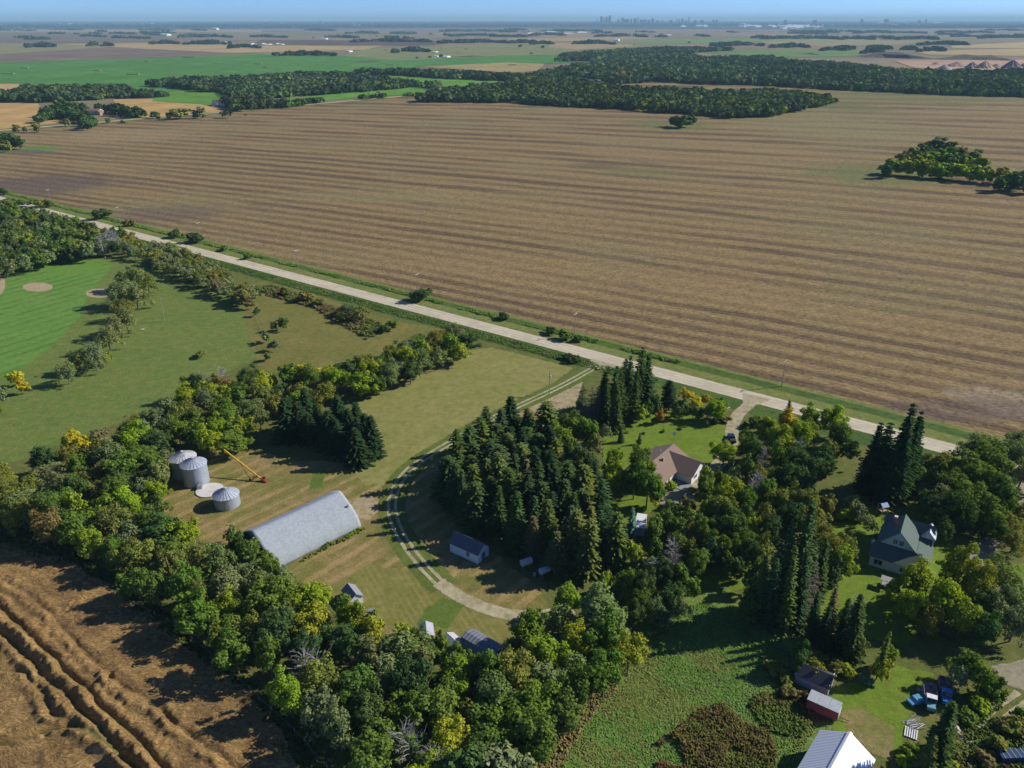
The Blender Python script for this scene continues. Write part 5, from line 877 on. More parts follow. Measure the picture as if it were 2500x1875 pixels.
t = thing('swather', 'dark blue swather with pale reel slats in the bottom right corner', 'farm machine', G(2478, 1852), 0.05); MB().box(-3.4, 3.4, -1.1, .9, .6, 1.6).build('body', plain('navy paint', (.01, .05, .12), .4), t); [MB().box(x, x + .09, -1.14, .95, 1.6, 1.66).build('slat', M_STEEL, t) for x in (-2.9, -1.9, -.9, .1, 1.1, 2.1, 3.0)]; [MB().tube((-3.2 + .4 * i, -1.2, .6), (-3.1 + .4 * i, -4.5, .5), .08).build('drawbar', M_RUST, t) for i in (0, 1)]; [MB().tube((x, s - .15, .5), (x, s + .15, .5), .5, .5, 12).build('wheel', M_TYRE, t) for x in (-2.6, 2.6) for s in (-.8, .8)]
# utility poles
def upole(px, py, h_, label, arm=True, rz=RA, grp=None, name='utility_pole', ycor=None):
    t = thing(name, label, 'utility pole', G(px, py), rz + R.uniform(-.05, .05), grp); MB().tube((0, 0, 0), (0, 0, h_), .17, .11, 8).build('pole', M_POLE, t)
    if arm: o = MB().box(-.07, .07, -1.25, 1.25, h_ - .55, h_ - .38).build('crossarm', plain('bleached crossarm', (.78, .78, .76), .7) if 'bleached crossarm' not in bpy.data.materials else bpy.data.materials['bleached crossarm'], t); [MB().lathe([(.05, 0), (.09, .08), (.05, .2)], 8).build('insulator', M_WHITE, o).__setattr__('location', (0, y, h_ - .38)) for y in (-1.1, -.55, .55, 1.1)]
    return t
PL = [((125, 498), 'by the road at the left edge of the stubble field'), ((294, 544), 'second from the left along the stubble field'), ((490, 585), 'third from the left along the stubble field'), ((729, 657), 'above the weedy meadow, fourth from the left'), ((1021, 719), 'behind the dark roadside bush'), ((1403, 822), 'opposite the mouth of the twin-rut track'), ((1908, 944), 'rightmost of the row along the stubble field')]
for (px, py), tx in PL: upole(px, py, 11, 'utility pole with pale crossarm ' + tx, grp='poles along the gravel road')
upole(402, 784, 11.5, 'bare timber pole standing alone on the golf lawn', False); upole(1341, 963, 9.5, 'short timber pole with transformer beside the twin-rut track', False); o = MB().lathe([(.0, 0), (.28, 0), (.3, .1), (.3, .75), (.22, .85), (0, .9)], 12).build('transformer', plain('transformer grey', (.5, .55, .62), .5), [x for x in bpy.data.objects if x.get('label', '').startswith('short timber')][0]); o.location = (.35, 0, 7.0)
for x, y in [(84, 314), (289, 297), (430, 289), (43, 318), (780, 255), (890, 243), (664, 263), (563, 228)]: upole(x, y, 12, 'distant utility pole along the far straight road', True, 0.8, 'poles along the far road')
for px, py, tx in [(1834, 1004, 'white cross-shaped post at the pickup driveway mouth'), (1777, 1010, 'white leaning post beside the hedge near the driveway')]: t = thing('marker_post', tx, 'post', G(px, py), .6); MB().tube((0, 0, 0), (0, 0, 2.6), .08).build('post', M_WHITE, t); MB().box(-.7, .7, -.05, .05, 2.2, 2.45).build('board', M_WHITE, t)
def fence(name, px, label, gap=4.0, h_=1.3, mat=None, r=.05):
    P = [Vector(G(*p)) for p in px]; t = thing(name, label, 'fence', (P[0].x, P[0].y, 0)); pts = []
    for a, b in zip(P, P[1:]): n = max(1, int((b - a).length / gap)); pts += [a.lerp(b, i / n) - P[0] for i in range(n)]
    pts.append(P[-1] - P[0]); w = MB()
    for i, q in enumerate(pts):
        MB().tube((q.x, q.y, 0), (q.x + R.uniform(-.06, .06), q.y, h_ * R.uniform(.9, 1.1)), r, n=5).build('post', mat or M_GREYBARK, t)
        if i: [w.tube((pts[i - 1].x, pts[i - 1].y, z), (q.x, q.y, z), .012, n=3) for z in (.4, .8, 1.15)]
    w.build('wire', M_STEEL, t)
fence('wire_fence', [(0, 1300), (118, 1345), (190, 1400), (330, 1480), (430, 1530), (560, 1640), (720, 1790), (800, 1880)], 'old wire fence between the wheat and the shelter belt', 6, 1.5, r=.09); fence('wire_fence', [(1560, 1560), (1500, 1620), (1430, 1690), (1350, 1760), (1310, 1820)], 'low wire fence along the left edge of the lush meadow', 4)
fence('garden_fence', [(1495, 1085), (1530, 1100), (1545, 1120), (1548, 1150)], 'thin dark mesh fence beside the lawn of the brown-roofed house', 3, 1.4, M_RUST); fence('garden_fence', [(1480, 1215), (1500, 1222), (1525, 1228)], 'thin fence in front of the small lawn patch', 3, 1.4, M_RUST); fence('row_fence', [(610, 740), (625, 775), (640, 815), (650, 850)], 'short fence between golf lawn and weedy meadow', 4)
t = thing('trampoline_frame', 'pale square frame lying on the lawn of the green-roofed house', 'frame', G(2100, 1463), .6); b = MB(); [b.tube((-1.3, y, .1), (1.3, y, .1), .04, n=4) for y in (-1.3, -.6, 0, .6, 1.3)]; [b.tube((x, -1.3, .1), (x, 1.3, .1), .04, n=4) for x in (-1.3, 0, 1.3)]; b.build('frame', M_STEEL, t)
heap('stone_pile', 348, 804, 1.3, .5, .35, M_CONC, 'low pale heap on the golf lawn', 'stone pile', 8); heap('stone_pile', 1130, 854, 1.6, .8, .6, M_CONC, 'white debris under the trees at the road end of the belt', 'debris', 9)

# ------------------------------------------------------------------ trees: shelter belts
SPOT = [(168, 1077, 'yel'), (148, 1085, 'yel'), (183, 1070, 'yel'), (335, 1015, 'yg'), (435, 985, 'org'), (845, 870, 'org'), (858, 878, 'yel'), (750, 905, 'yel'), (735, 930, 'yel'), (920, 870, 'org'), (900, 880, 'brown'), (905, 920, 'lime'), (870, 930, 'lime'), (950, 845, 'brown'), (1030, 800, 'org'), (985, 835, 'yg'), (1090, 800, 'grey'), (1120, 815, 'grey'), (1130, 790, 'grey'), (560, 975, 'yg'), (205, 1155, 'yel'),
        (240, 1165, 'yg'), (120, 1200, 'grey'), (270, 1180, 'lime'), (475, 1330, 'yg'), (520, 1340, 'yg'), (380, 1235, 'mid'), (355, 1280, 'mid'), (600, 1420, 'yg'), (620, 1380, 'yel'), (560, 1445, 'lime'), (655, 1440, 'yel'), (625, 1450, 'olive'), (570, 1480, 'lime'), (790, 1500, 'yg'), (760, 1540, 'yel'), (860, 1500, 'lime'), (740, 1560, 'yel'), (960, 1500, 'yg'), (985, 1510, 'yg'), (930, 1640, 'yg'), (905, 1690, 'lime'), (1150, 1770, 'org'),
        (1070, 1800, 'yg'), (1110, 1810, 'yg'), (1200, 1800, 'olive'), (1330, 1680, 'yel'), (1345, 1700, 'yg'), (1400, 1440, 'yg'), (1450, 1500, 'yg'), (1480, 1570, 'lime'), (1050, 1850, 'brown'), (1090, 1865, 'brown'), (920, 1800, 'yg'), (1440, 1660, 'lime'), (1270, 1800, 'mid'), (1180, 1860, 'olive'), (500, 960, 'grey'), (520, 940, 'grey'), (470, 940, 'dark')]
EXCL = [(455, 1122, 46), (482, 1140, 42), (556, 1215, 44), (862, 1452, 24), (1042, 1545, 16), (750, 1290, 90), (690, 1330, 50), (400, 1180, 0)]
def belt_trees(poly, spacing, rpx_m, cols, z=6.5, h=(9, 13), kind='d', wil=.25):
    for x, y in belt(poly, z, spacing, None):
        hh_ = R.uniform(*h); px, py = to_px(x, y, hh_ * .57); c = 0 if any((px - a) ** 2 + (py - b) ** 2 < q * q for a, b, q in EXCL) else 1
        if not c: continue
        c = R.choices([k for k, _ in cols], [w for _, w in cols])[0]
        s = min(SPOT, key=lambda s: (s[0] - px) ** 2 + (s[1] - py) ** 2)
        if (s[0] - px) ** 2 + (s[1] - py) ** 2 < 15 ** 2: c = s[2]
        kk = 'w' if (kind == 'd' and (c in ('grey', 'olive') and R.random() < .7)) else kind
        plant(kk, px, py, rpx_m * R.uniform(.78, 1.3) / mpp(px, py, 5), c, hh_)
MIX = [('mid', 30), ('dark', 15), ('grey', 20), ('lime', 12), ('olive', 14), ('yg', 6), ('brown', 1)]
belt_trees([(1140, 800), (1060, 800), (960, 850), (880, 880), (760, 905), (650, 915), (560, 935), (460, 940), (430, 985), (330, 1022), (230, 1050), (130, 1092), (60, 1140), (-60, 1180), (-60, 1260), (100, 1250), (250, 1220), (400, 1180), (420, 1140), (520, 1085), (600, 1055), (660, 1000), (700, 980), (760, 960), (860, 950), (950, 930), (1050, 880), (1150, 845)], 6.0, 4.2, MIX, h=(8, 12))
belt_trees([(100, 1225), (250, 1210), (400, 1190), (420, 1270), (500, 1320), (620, 1370), (700, 1425), (830, 1480), (900, 1515), (1000, 1560), (1060, 1595), (1120, 1615), (1200, 1640), (1260, 1700), (1200, 1800), (1150, 1900), (1100, 2000), (950, 2000), (870, 1850), (800, 1780), (640, 1660), (500, 1540), (350, 1430), (200, 1330), (60, 1280)], 5.8, 4.2, MIX, h=(9, 13))
belt_trees([(1240, 1620), (1300, 1520), (1370, 1440), (1450, 1450), (1530, 1530), (1555, 1575), (1480, 1650), (1400, 1730), (1330, 1800), (1290, 1900), (1150, 1960), (1180, 1780)], 5.8, 4.2, MIX, h=(9, 12.5))
# the pale bare trees of the belt
for px, py in [(750, 1630), (775, 1640), (985, 1820), (1000, 1850)]: plant('x', px, py, 0, None, 9, lab='bleached dead tree at wheat side of lower belt, ' + ('left one of the upper pair' if px == 750 else 'right one of the upper pair' if px == 775 else 'near the bottom edge, left' if px == 985 else 'near the bottom edge, right'))
for px, py in [(490, 935), (505, 945), (540, 925), (1060, 1870), (1085, 1880)]: plant('q', px, py, 0, None, 9)
# golf course trees
belt_trees([(-80, 490), (30, 500), (110, 520), (190, 545), (240, 560), (300, 575), (280, 600), (180, 620), (110, 628), (60, 640), (0, 650), (-80, 660)], 6.6, 4.0, [('dark', 30), ('grey', 35), ('mid', 15), ('olive', 10)], h=(9, 13))
belt_trees([(300, 572), (400, 585), (470, 610), (560, 660), (625, 715), (600, 725), (520, 690), (430, 650), (320, 612)], 5.6, 3.7, [('olive', 35), ('grey', 60), ('brown', 4)], h=(6, 9), wil=1)
for e in [(324, 668, 32, 'grey'), (358, 688, 25, 'olive'), (289, 706, 32, 'grey'), (328, 712, 28, 'grey'), (297, 746, 28, 'olive'), (306, 774, 27, 'grey'), (278, 790, 24, 'grey'), (262, 820, 27, 'grey'), (226, 862, 31, 'grey'), (190, 876, 26, 'olive'), (255, 868, 18, 'lime'), (162, 902, 24, 'grey')]: plant('w', *e)
for e in [(38, 922, 13, 'yel', 6.5), (52, 942, 14, 'yel', 6), (0, 962, 18, 'grey', 7), (-5, 1000, 12, 'mid', 4), (72, 590, 22, 'lime', 12), (58, 622, 20, 'mid', 8), (10, 640, 14, 'yg', 6), (250, 575, 16, 'yg', 11)]: plant('d', *e)
for px, py in [(262, 590), (270, 585), (280, 592), (250, 600)]: e = plant('q', px, py, 0, None, 12, lab='slender leaning birch with white trunk beside the putting green'); [c.__setattr__('data', BIRCH[0 if c.name.startswith('branches') else 1]) for c in e.children] if False else None
for e in [(630, 717, 7, 'dark', 4), (626, 760, 9, 'dark', 4.5), (666, 795, 8, 'dark', 5), (691, 788, 13, 'dark', 6.5), (650, 822, 13, 'grey', 5), (668, 842, 15, 'grey', 5), (655, 868, 10, 'grey', 4), (958, 790, 17, 'mid', 5), (940, 800, 12, 'dark', 4), (1415, 985, 12, 'olive', 5)]: plant('d', *e)
for e in [(850, 752, 28, 'grey', 7), (880, 760, 26, 'olive', 8), (835, 772, 18, 'dark', 5)]: plant('w', *e)
for x, y, r, c in [(1029, 733, 28, 'dark'), (1230, 780, 15, 'dark'), (249, 535, 17, 'dark'), (318, 552, 12, 'brown'), (431, 580, 15, 'dark'), (477, 592, 19, 'dark'), (547, 612, 11, 'mid'), (607, 632, 11, 'mid'), (1344, 815, 16, 'dark'), (1380, 828, 20, 'mid'), (1410, 834, 14, 'dark'), (2470, 940 - 60 + 0, 0.1, 'mid'), (744, 735, 20, 'brown'), (700, 720, 16, 'olive'), (780, 745, 14, 'olive'), (490, 872, 14, 'olive'), (1400, 885, 16, 'dark'), (1385, 878, 14, 'dark'), (60, 505, 14, 'mid'), (100, 506, 14, 'olive'), (120, 505, 12, 'mid'), (8, 475, 10, 'dark'),
                   (1530, 1058, 5, 'olive'), (1572, 1060, 5, 'olive'), (1563, 1078, 6, 'grey'), (1620, 1055, 6, 'olive'), (1662, 1048, 6, 'olive'), (1765, 1028, 17, 'brown'), (1745, 1035, 10, 'dark'), (1838, 1040, 20, 'dark'), (2067, 1266, 22, 'lime'), (2090, 1272, 14, 'lime'), (2115, 1668, 14, 'blue'), (2040, 1640, 22, 'olive'), (2070, 1645, 18, 'yg'), (1990, 1700 - 90, 20, 'olive'), (2226, 1842, 22, 'mid'), (2215, 1870, 20, 'lime'), (2330, 1840, 20, 'olive'), (2300, 1865, 22, 'yg'), (2360, 1760, 20, 'mid'), (2390, 1730, 24, 'lime'), (2420, 1700, 22, 'mid'), (2430, 1830, 22, 'olive'), (2400, 1860, 20, 'brown'), (2480, 1790, 26, 'olive'), (2500, 1760, 22, 'mid'), (2450, 1780, 18, 'brown'),
                   (1980, 1712, 18, 'brown'), (1890, 1640, 22, 'olive'), (1920, 1670, 20, 'olive'), (1925, 1700, 18, 'brown'), (2215, 1790 + 45, 12, 'mid'), (1690, 1180 + 20, 10, 'yg'), (1640, 1192, 14, 'lime')]: plant('b', x, y, r, c)
# yard weeds round the barn foot
for i in range(26): f = i / 25; a_ = Vector(G(735, 1368)).lerp(Vector(G(884, 1292)), f); px, py = to_px(a_.x + R.uniform(-.4, .4), a_.y + R.uniform(-.9, .1), 0); plant('b', px, py, R.uniform(4, 8) if f > .35 else 3.5, R.choice(['lime', 'mid', 'olive']), lab='green weeds growing along the foot of the arched barn')
def spr(xf, yf, ytop, rpx, col='spr', kind='s'):
    p = G(xf, yf); h_ = 5.0
    while h_ < 34 and to_px(p[0], p[1], h_)[1] > ytop: h_ += .25
    return plant(kind, xf, yf, rpx, col, h_, base=True)
for e in [(1470, 1012, 897, 27), (1492, 1025, 899, 27), (1512, 1018, 895, 28), (1535, 1008, 880, 29), (1556, 995, 848, 28), (1527, 985, 862, 27), (1577, 990, 858, 27), (1502, 1052, 940, 24), (1545, 1030, 905, 26), (1480, 1040, 925, 22)]: spr(*e)
for e in [(2112, 1200, 1028, 30), (2140, 1212, 1005, 32), (2166, 1220, 998, 34), (2192, 1208, 1018, 32), (2212, 1198, 1014, 30), (2128, 1190, 1045, 30), (2182, 1228, 1060, 30), (2155, 1235, 1090, 28)]: spr(*e[:4], 'sprd')
for e in [(1885, 1490, 1300, 30), (1905, 1505, 1272, 32), (1928, 1500, 1238, 34), (1950, 1490, 1258, 32), (1968, 1478, 1292, 30), (1872, 1525, 1335, 26), (1985, 1465, 1318, 26), (1915, 1545, 1338, 30), (1850, 1510, 1345, 26), (1940, 1530, 1320, 30)]: spr(*e[:4], R.choice(['spr', 'sprl', 'spr']))
for e in [(2012, 1565, 1415, 24, 'sprb'), (2040, 1590, 1480, 22, 'sprd'), (2075, 1605, 1452, 30, 'spr'), (2052, 1575, 1470, 20, 'sprd'), (2000, 1590, 1470, 24, 'sprd'), (1980, 1560, 1440, 22, 'spr'), (2138, 1660, 1545, 20, 'sprl'), (2276, 1880, 1712, 40, 'spr'), (2250, 1900, 1800, 24, 'sprl'), (1452, 1222, 1108, 26, 'spr'), (1432, 1205, 1115, 24, 'spr'), (1632, 1000, 918, 30, 'sprd'), (1516, 1080, 1045, 9, 'spr'), (1538, 1330, 1240, 24, 'blue'), (1515, 1340, 1270, 24, 'sprd'), (1918, 1050, 982, 16, 'sprb'), (1560, 1085, 1062, 6, 'spr')]: spr(*e)
for e in [(1418, 1018, 922), (1440, 1028, 930), (1455, 1030, 945)]:
    p = G(e[0], e[1]); plant('c', e[0], e[1], 0, None, 13, base=True)
plant('c', 1967, 1490, 0, None, 14, base=True); plant('c', 1955, 1520, 0, None, 13, base=True)
for x, y in belt([(740, 1075), (820, 1060), (880, 1080), (918, 1115), (890, 1140), (850, 1125), (800, 1105), (735, 1095), (705, 1075), (700, 1050), (760, 1045)], 0, 3.9, None):
    px, py = to_px(x, y, 0); plant('s', px, py, 38, 'sprd', R.uniform(13, 17), base=True, lab='%s spruce in the dark block beside the pale mown field' % R.choice(['blackish green', 'deep green']))
for x, y in belt([(1125, 1160), (1180, 1105), (1250, 1075), (1340, 1095), (1350, 1180), (1420, 1260), (1480, 1310), (1505, 1395), (1450, 1425), (1330, 1395), (1230, 1335), (1130, 1290), (1095, 1220)], 0, 4.4, None):
    px, py = to_px(x, y, 0); plant('s' if R.random() < .7 else 'p', px, py, R.uniform(32, 44), R.choices(['spr', 'sprl', 'sprd', 'sprb'], [7, 4, 3, 1])[0], R.uniform(13, 18), base=True)
D = [(1395, 1040, 32, 'mid', 13), (1430, 1052, 34, 'mid', 13), (1365, 1070, 30, 'mid', 13), (1452, 1085, 26, 'grey', 11), (1478, 1050, 18, 'grey', 8), (1350, 1150, 32, 'dark', 13), (1400, 1130, 34, 'dark', 13), (1440, 1150, 28, 'dark', 12), (1500, 1130, 30, 'lime', 12), (1492, 1165, 26, 'lime', 11), (1568, 1135, 36, 'mid', 14), (1582, 1185, 38, 'mid', 14), (1550, 1170, 30, 'mid', 12), (1600, 1205, 22, 'yg', 8),
     (1678, 965, 18, 'yel', 6), (1700, 985, 16, 'yel', 6), (1722, 975, 14, 'yel', 5), (1745, 1000, 26, 'lime', 8), (1600, 985, 18, 'dark', 8), (1662, 995, 20, 'dark', 7), (1700, 1005, 20, 'dark', 6), (1575, 1000, 15, 'dark', 7), (1565, 1008, 16, 'lime', 7), (1613, 1015, 15, 'org', 5), (1760, 985, 16, 'mid', 5),
     (1768, 1105, 27, 'lime', 9), (1832, 1096, 30, 'mid', 11), (1824, 1067, 18, 'mid', 8), (1874, 1048, 30, 'lime', 11), (1924, 1028, 27, 'yel', 9), (1905, 1080, 30, 'lime', 12), (1864, 1105, 18, 'brown', 8), (1905, 1121, 32, 'mid', 12), (1791, 1157, 24, 'grey', 10), (1824, 1146, 22, 'mid', 10), (1857, 1155, 23, 'olive', 10), (1907, 1167, 30, 'dark', 12), (1724, 1165, 20, 'yg', 9), (1758, 1171, 18, 'mid', 9), (1776, 1204, 28, 'yg', 11), (1724, 1192, 24, 'mid', 10), (1760, 1240, 30, 'olive', 11), (1727, 1242, 20, 'lime', 8), (1679, 1232, 18, 'brown', 6), (1633, 1250, 24, 'mid', 9), (1629, 1272, 22, 'mid', 9), (1677, 1262, 24, 'mid', 9), (1700, 1278, 24, 'mid', 9), (1681, 1298, 24, 'olive', 9), (1718, 1306, 24, 'mid', 9), (1780, 1281, 34, 'dark', 12), (1824, 1260, 28, 'mid', 11), (1837, 1290, 26, 'yg', 9), (1870, 1250, 30, 'olive', 11), (1905, 1229, 30, 'olive', 11), (1926, 1262, 30, 'dark', 12), (1945, 1220, 26, 'olive', 10), (1880, 1290, 26, 'dark', 10), (1870, 1200, 26, 'mid', 11), (1820, 1220, 26, 'mid', 11),
     (2033, 1026, 28, 'lime', 11), (1981, 1018, 24, 'lime', 10), (1976, 1050, 28, 'olive', 11), (2045, 1058, 26, 'mid', 10), (2028, 1098, 24, 'olive', 10), (2074, 1101, 22, 'dark', 9), (1950, 1060, 24, 'lime', 11), (1940, 1120, 28, 'dark', 12), (1967, 1223, 32, 'olive', 11), (2085, 1224, 22, 'grey', 7), (2060, 1080, 20, 'dark', 9), (1985, 1150, 28, 'dark', 11), (1950, 1170, 28, 'dark', 11), (2010, 1130, 28, 'dark', 11),
     (2410, 1087, 40, 'grey', 12), (2453, 1101, 40, 'grey', 12), (2366, 1145, 36, 'mid', 12), (2424, 1125, 36, 'mid', 12), (2482, 1107, 36, 'grey', 12), (2308, 1135, 28, 'olive', 9), (2252, 1125, 26, 'grey', 8), (2323, 1188, 36, 'mid', 12), (2395, 1180, 36, 'mid', 12), (2439, 1208, 34, 'mid', 12), (2236, 1165, 22, 'mid', 7), (2265, 1223, 24, 'mid', 8), (2300, 1217, 34, 'grey', 11), (2341, 1248, 38, 'dark', 13), (2372, 1211, 34, 'mid', 12), (2414, 1253, 32, 'mid', 11), (2456, 1222, 34, 'mid', 11), (2466, 1275, 28, 'olive', 9), (2435, 1290, 26, 'mid', 8), (2480, 1312, 26, 'olive', 8), (2500, 1250, 30, 'olive', 9), (2498, 1150, 34, 'grey', 11), (2290, 1165, 26, 'mid', 9), (2340, 1110, 26, 'grey', 9), (2490, 1070, 30, 'grey', 9), (2380, 1090, 26, 'grey', 9),
     (2098, 1242, 22, 'grey', 7), (2123, 1272, 22, 'grey', 6), (2061, 1326, 32, 'olive', 11), (2057, 1370, 32, 'lime', 11), (1990, 1258, 32, 'olive', 11), (2010, 1300, 32, 'olive', 11), (2030, 1345, 30, 'olive', 11), (1970, 1240, 28, 'olive', 11), (2035, 1400, 26, 'dark', 9), (2020, 1230, 22, 'olive', 8),
     (2236, 1417, 38, 'yg', 13), (2337, 1382, 34, 'yg', 14), (2308, 1462, 38, 'yg', 13), (2380, 1420, 32, 'yg', 13), (2222, 1475, 32, 'lime', 12), (2352, 1504, 30, 'yg', 11), (2270, 1500, 28, 'olive', 11), (2180, 1440, 18, 'yg', 8),
     (2453, 1405, 34, 'grey', 12), (2467, 1462, 38, 'grey', 12), (2438, 1492, 34, 'grey', 12), (2484, 1508, 34, 'grey', 12), (2400, 1476, 30, 'dark', 11), (2430, 1380, 26, 'grey', 10), (2415, 1530, 28, 'dark', 10), (2366, 1628, 32, 'mid', 8), (2397, 1650, 28, 'mid', 8), (2426, 1668, 22, 'mid', 6), (2345, 1650, 20, 'grey', 7),
     (1490, 1352, 22, 'olive', 8), (1550, 1352, 22, 'yg', 9), (1590, 1382, 30, 'grey', 10), (1620, 1402, 30, 'dark', 10), (1572, 1432, 30, 'dark', 10), (1478, 1418, 20, 'lime', 7), (1528, 1415, 24, 'mid', 8), (1662, 1402, 24, 'mid', 9), (1702, 1372, 24, 'mid', 9), (1750, 1335, 26, 'mid', 9), (1800, 1342, 26, 'mid', 10), (1602, 1482, 28, 'grey', 9), (1642, 1462, 26, 'dark', 9), (1682, 1432, 22, 'mid', 8), (1560, 1475, 26, 'dark', 9), (1740, 1295, 24, 'mid', 9), (1655, 1330, 24, 'mid', 9), (1690, 1335, 24, 'olive', 9), (1790, 1385, 24, 'dark', 9), (1840, 1360, 26, 'dark', 10), (1600, 1340, 24, 'mid', 9),
     (2102, 1570, 22, 'olive', 8), (2152, 1632, 24, 'yg', 7), (2172, 1600, 16, 'lime', 6), (2095, 1540, 16, 'olive', 8), (1950, 1600, 24, 'dark', 8), (1990, 1625, 22, 'olive', 6)]
D += [(1560, 1500, 24, 'dark', 8), (1618, 1508, 24, 'dark', 8), (1845, 1405, 26, 'dark', 9), (1825, 1332, 26, 'mid', 10), (1862, 1322, 26, 'olive', 10), (1848, 1445, 26, 'dark', 9), (1830, 1480, 26, 'dark', 9), (1775, 1352, 26, 'mid', 9), (1735, 1345, 24, 'dark', 9), (1660, 1480, 24, 'grey', 8), (1535, 1450, 22, 'mid', 7), (1600, 1290, 24, 'mid', 9), (1655, 1290, 22, 'mid', 8), (583, 1318, 22, 'mid', 8), (566, 1300, 20, 'grey', 7), (612, 1345, 24, 'mid', 8), (1052, 1600, 28, 'mid', 8), (1108, 1628, 28, 'grey', 9), (1000, 1592, 28, 'mid', 9), (2286, 1262, 24, 'dark', 10), (2305, 1296, 22, 'dark', 9), (2285, 1235, 26, 'dark', 10), (1150, 1618, 20, 'mid', 6), (890, 1510, 20, 'olive', 7), (1015, 1568, 26, 'mid', 9), (1078, 1572, 20, 'mid', 7), (1100, 1612, 28, 'mid', 9), (1150, 1645, 30, 'grey', 9), (985, 1552, 26, 'yg', 8), (1238, 1600, 26, 'grey', 8), (1255, 1575, 20, 'olive', 7), (905, 1522, 24, 'mid', 8), (875, 1500, 18, 'mid', 7), (838, 1488, 22, 'mid', 8), (640, 1370, 26, 'mid', 9), (690, 1405, 28, 'grey', 9), (600, 1345, 26, 'dark', 9), (655, 1395, 28, 'mid', 9)]
for e in D: plant('w' if e[3] == 'grey' or (e[3] == 'olive' and R.random() < .5) else 'd', *e)
for px, py, h_ in [(1645, 1355, 9), (1841, 1190, 10), (1866, 1120, 8), (1945, 1105, 9), (1590, 1395, 8)]: plant('q', px, py, 0, None, h_)

# ------------------------------------------------------------------ tall weeds and grass
def tufts(name, poly, spacing, size, hgt, cols, label, seed=1, world=False, relief=0.0, keepf=None):
    g = np.random.default_rng(seed); P = poly if world else [G(*p) for p in poly]; xs = [p[0] for p in P]; ys = [p[1] for p in P]
    n = int((max(xs) - min(xs)) * (max(ys) - min(ys)) / spacing ** 2); x = g.uniform(min(xs), max(xs), n); y = g.uniform(min(ys), max(ys), n); k = in_np(P, x + 2 * (fbm(x, y, 4, 2, 8) - .5), y + 2 * (fbm(x, y, 4, 2, 18) - .5))
    if keepf: k &= keepf(x, y)
    x, y = x[k], y[k]; n = len(x); hm = .5 + 1.0 * fbm(x, y, 3.5, 3, seed); z = hgt * hm * g.uniform(.2, .75, n); Nn = unit(sph(g, n) * .45 + [.45, -.1, .8]); V4 = quad_cards(g, np.stack([x, y, z + relief], 1), Nn, size * g.uniform(.5, 1.4, n), 1.6)
    V4[:, :, 2] = np.maximum(V4[:, :, 2], 0.02); mixf = fbm(x, y, 9, 4, seed + 3) + g.normal(0, .05, n); ca = np.array(cols); idx = np.clip(((mixf - .25) / .5 * len(cols)).astype(int), 0, len(cols) - 1); tt = ca[idx] * g.uniform(.7, 1.3, (n, 1))
    o = link(name, mk(np_quads(name, V4, tt), M_GRASS)); o.color = (1, 1, 1, 1); return tag(o, label, 'grass', None, 'stuff')
GL = [(.135, .24, .05), (.15, .27, .065), (.18, .28, .07), (.20, .24, .07)]
tufts('meadow_grass', [(1570, 1560), (1620, 1500), (1720, 1470), (1900, 1540), (1960, 1640), (2010, 1690), (2040, 1760), (1975, 1800), (1950, 1960), (1300, 1960), (1350, 1840), (1400, 1760), (1490, 1660)], .24, .25, .24, [GL[3], (.20, .19, .07), GL[1], GL[0], GL[1], GL[2], (.15, .27, .095)], 'lush green wind-combed grass of the lower meadow', 5)
tufts('brown_weeds', [(1660, 1790), (1700, 1740), (1760, 1720), (1810, 1760), (1880, 1790), (1900, 1850), (1890, 1960), (1560, 1960), (1570, 1830)], .20, .3, 1.5, [(.13, .075, .04), (.15, .10, .04), (.14, .13, .04), (.17, .15, .055), (.12, .08, .04), (.13, .15, .04)], 'tall rusty brown weeds in the lower meadow', 9, keepf=lambda x, y: fbm(x, y, 7, 4, 61) > .41)
tufts('brown_weeds', [(1850, 1700), (1950, 1690), (1990, 1760), (1960, 1800), (1880, 1790), (1830, 1740)], .26, .34, 1.1, [(.13, .12, .04), (.15, .15, .05), (.12, .17, .04)], 'olive tall weeds between meadow and red trailer', 10)
tufts('tan_weeds', [(1560, 1600), (1500, 1690), (1420, 1780), (1360, 1900), (1300, 1960), (1290, 1880), (1340, 1800), (1400, 1730), (1480, 1650), (1560, 1570)], .28, .34, .9, [(.20, .17, .075), (.26, .19, .09), (.14, .17, .05)], 'dry tan grass along the meadow fence', 12)
tufts('corner_weeds', [(2240, 1960), (2290, 1830), (2360, 1740), (2430, 1690), (2470, 1700), (2420, 1760), (2540, 1740), (2540, 1960)], .28, .34, .9, [(.13, .17, .04), (.10, .17, .035), (.17, .16, .055), (.20, .16, .07)], 'rough green and tan weeds in the bottom right corner', 13)
dw = [tuple(Vector(RD[0]) + rdv * t_ + rn * o_) for t_, o_ in ((-100, 11.5), (560, 11.5), (560, 15), (-100, 15))]
tufts('roadside_grass', dw, .5, .6, .7, [(.08, .16, .03), (.10, .20, .04), (.16, .20, .06)], 'dark green tall grass in the ditch along the stubble field', 14, True, keepf=lambda x, y: fbm(x, y, 14, 3, 90) > .46)
dw = [tuple(Vector(RD[0]) + rdv * t_ + rn * o_) for t_, o_ in ((-100, -12.5), (560, -12.5), (560, -6), (-100, -6))]
tufts('roadside_grass', dw, .5, .5, .45, [(.07, .12, .03), (.08, .14, .035), (.12, .16, .05)], 'dark green tall grass in the ditch on the farm side of the road', 15, True)
tufts('meadow_scrub', [(610, 700), (680, 700), (760, 730), (900, 780), (950, 800), (900, 830), (760, 750), (650, 720)], .8, .9, 1.3, [(.09, .12, .035), (.13, .13, .045), (.12, .09, .05)], 'low scrub along the upper side of the weedy meadow', 16)
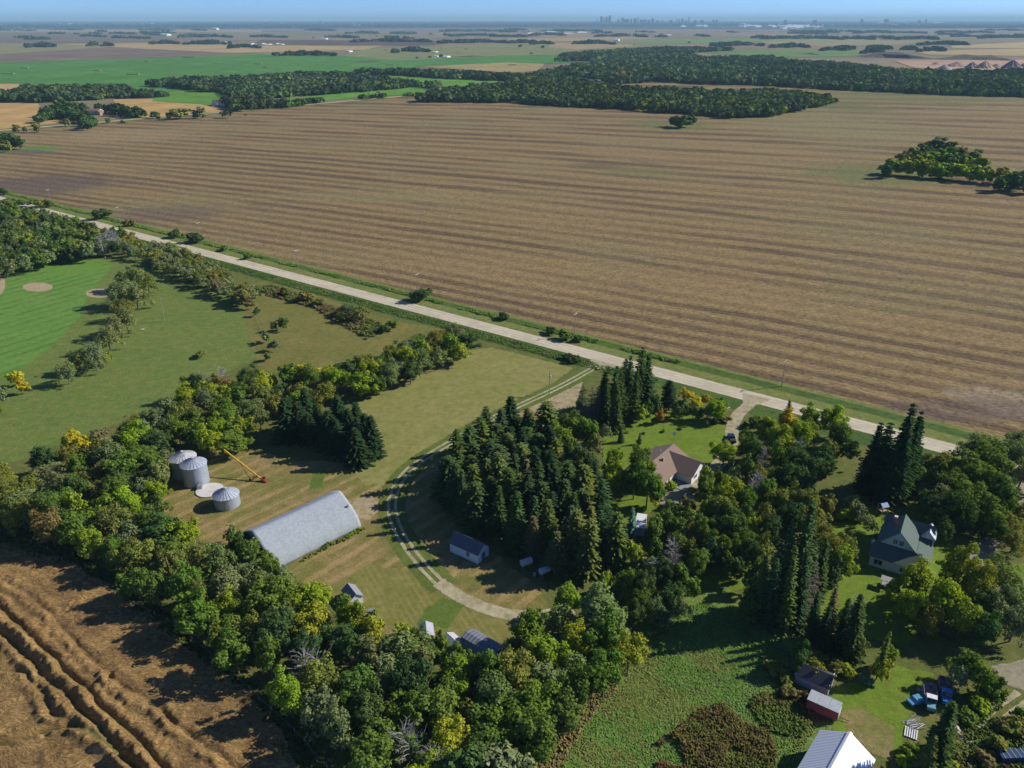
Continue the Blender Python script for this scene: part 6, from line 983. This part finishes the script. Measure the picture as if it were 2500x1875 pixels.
tufts('belt_undergrowth', [(-60, 1290), (60, 1290), (200, 1350), (330, 1440), (480, 1560), (640, 1690), (760, 1820), (860, 1960), (760, 1960), (640, 1740), (451, 1585), (312, 1480), (187, 1388), (0, 1345), (-60, 1340)], .5, .7, .8, [(.07, .10, .03), (.12, .13, .045), (.09, .12, .03)], 'dark undergrowth between wheat and shelter belt', 17)

# the 300 broadleaf trees that show largest stay things; the rest of them become one mass
bl = []
for lb, os_ in counts.items():
    for o in os_:
        if o.name.startswith('broadleaf_tree'):
            x, y, _ = o.location; d = math.sqrt(x * x + y * y + ALT * ALT); px, py = to_px(x, y, 5); inf = -30 < px < 2530 and py < 1900
            bl.append((o.scale[0] / d if inf else 0, o.name, o, lb))
bl.sort(key=lambda t: -t[0]); VV = []; TT = []
for _, _, o, lb in bl[298:]:
    cr = [c for c in o.children if c.name.startswith('crown')][0]; me = cr.data; co = np.zeros(len(me.vertices) * 3, np.float32); me.vertices.foreach_get('co', co); q = co.reshape(-1, 4, 3)[::2]
    c_ = q.mean(1, keepdims=True); q = c_ + (q - c_) * 1.35; a = o.rotation_euler.z; sx, sy, sz = o.scale; x_ = q[..., 0] * sx; y_ = q[..., 1] * sy
    q = np.stack([x_ * math.cos(a) - y_ * math.sin(a) + o.location.x, x_ * math.sin(a) + y_ * math.cos(a) + o.location.y, q[..., 2] * sz], -1); VV.append(q); TT.append(np.tile(np.array(cr.color[:3]), (len(q), 1)) * np.random.default_rng(len(VV)).uniform(.72, 1.28, (len(q), 1)))
    counts[lb].remove(o)
    for c in list(o.children): bpy.data.objects.remove(c)
    bpy.data.objects.remove(o)
if VV: o = link('tree_mass', mk(np_quads('tree_mass', np.concatenate(VV), np.concatenate(TT)), M_WOOD)); o.color = (1, 1, 1, 1); tag(o, 'mixed green broadleaf crowns filling in the belts and distant clumps', 'trees', None, 'stuff')
# labels shared by look-alikes carry a group
for lb, os_ in counts.items():
    if len(os_) > 1:
        for o in os_: o['group'] = 'plants: ' + lb
print('TREES', sum(len(v) for v in counts.values()), 'labels', len(counts))

# ------------------------------------------------------------------ air
hz = MB().box(-BIG * 1.02, BIG * 1.02, -2600, BIG * 1.02, -1.0, 300.0).build('haze', None); m = bpy.data.materials.new('air'); m.use_nodes = True; n = m.node_tree; n.nodes.clear(); out = n.nodes.new('ShaderNodeOutputMaterial'); v = n.nodes.new('ShaderNodeVolumePrincipled')
v.inputs['Color'].default_value = (.52, .83, 1.0, 1); v.inputs['Density'].default_value = HAZE; v.inputs['Anisotropy'].default_value = 0.0; n.links.new(v.outputs[0], out.inputs['Volume']); hz.data.materials.append(m); tag(hz, None, None, None, 'stuff')
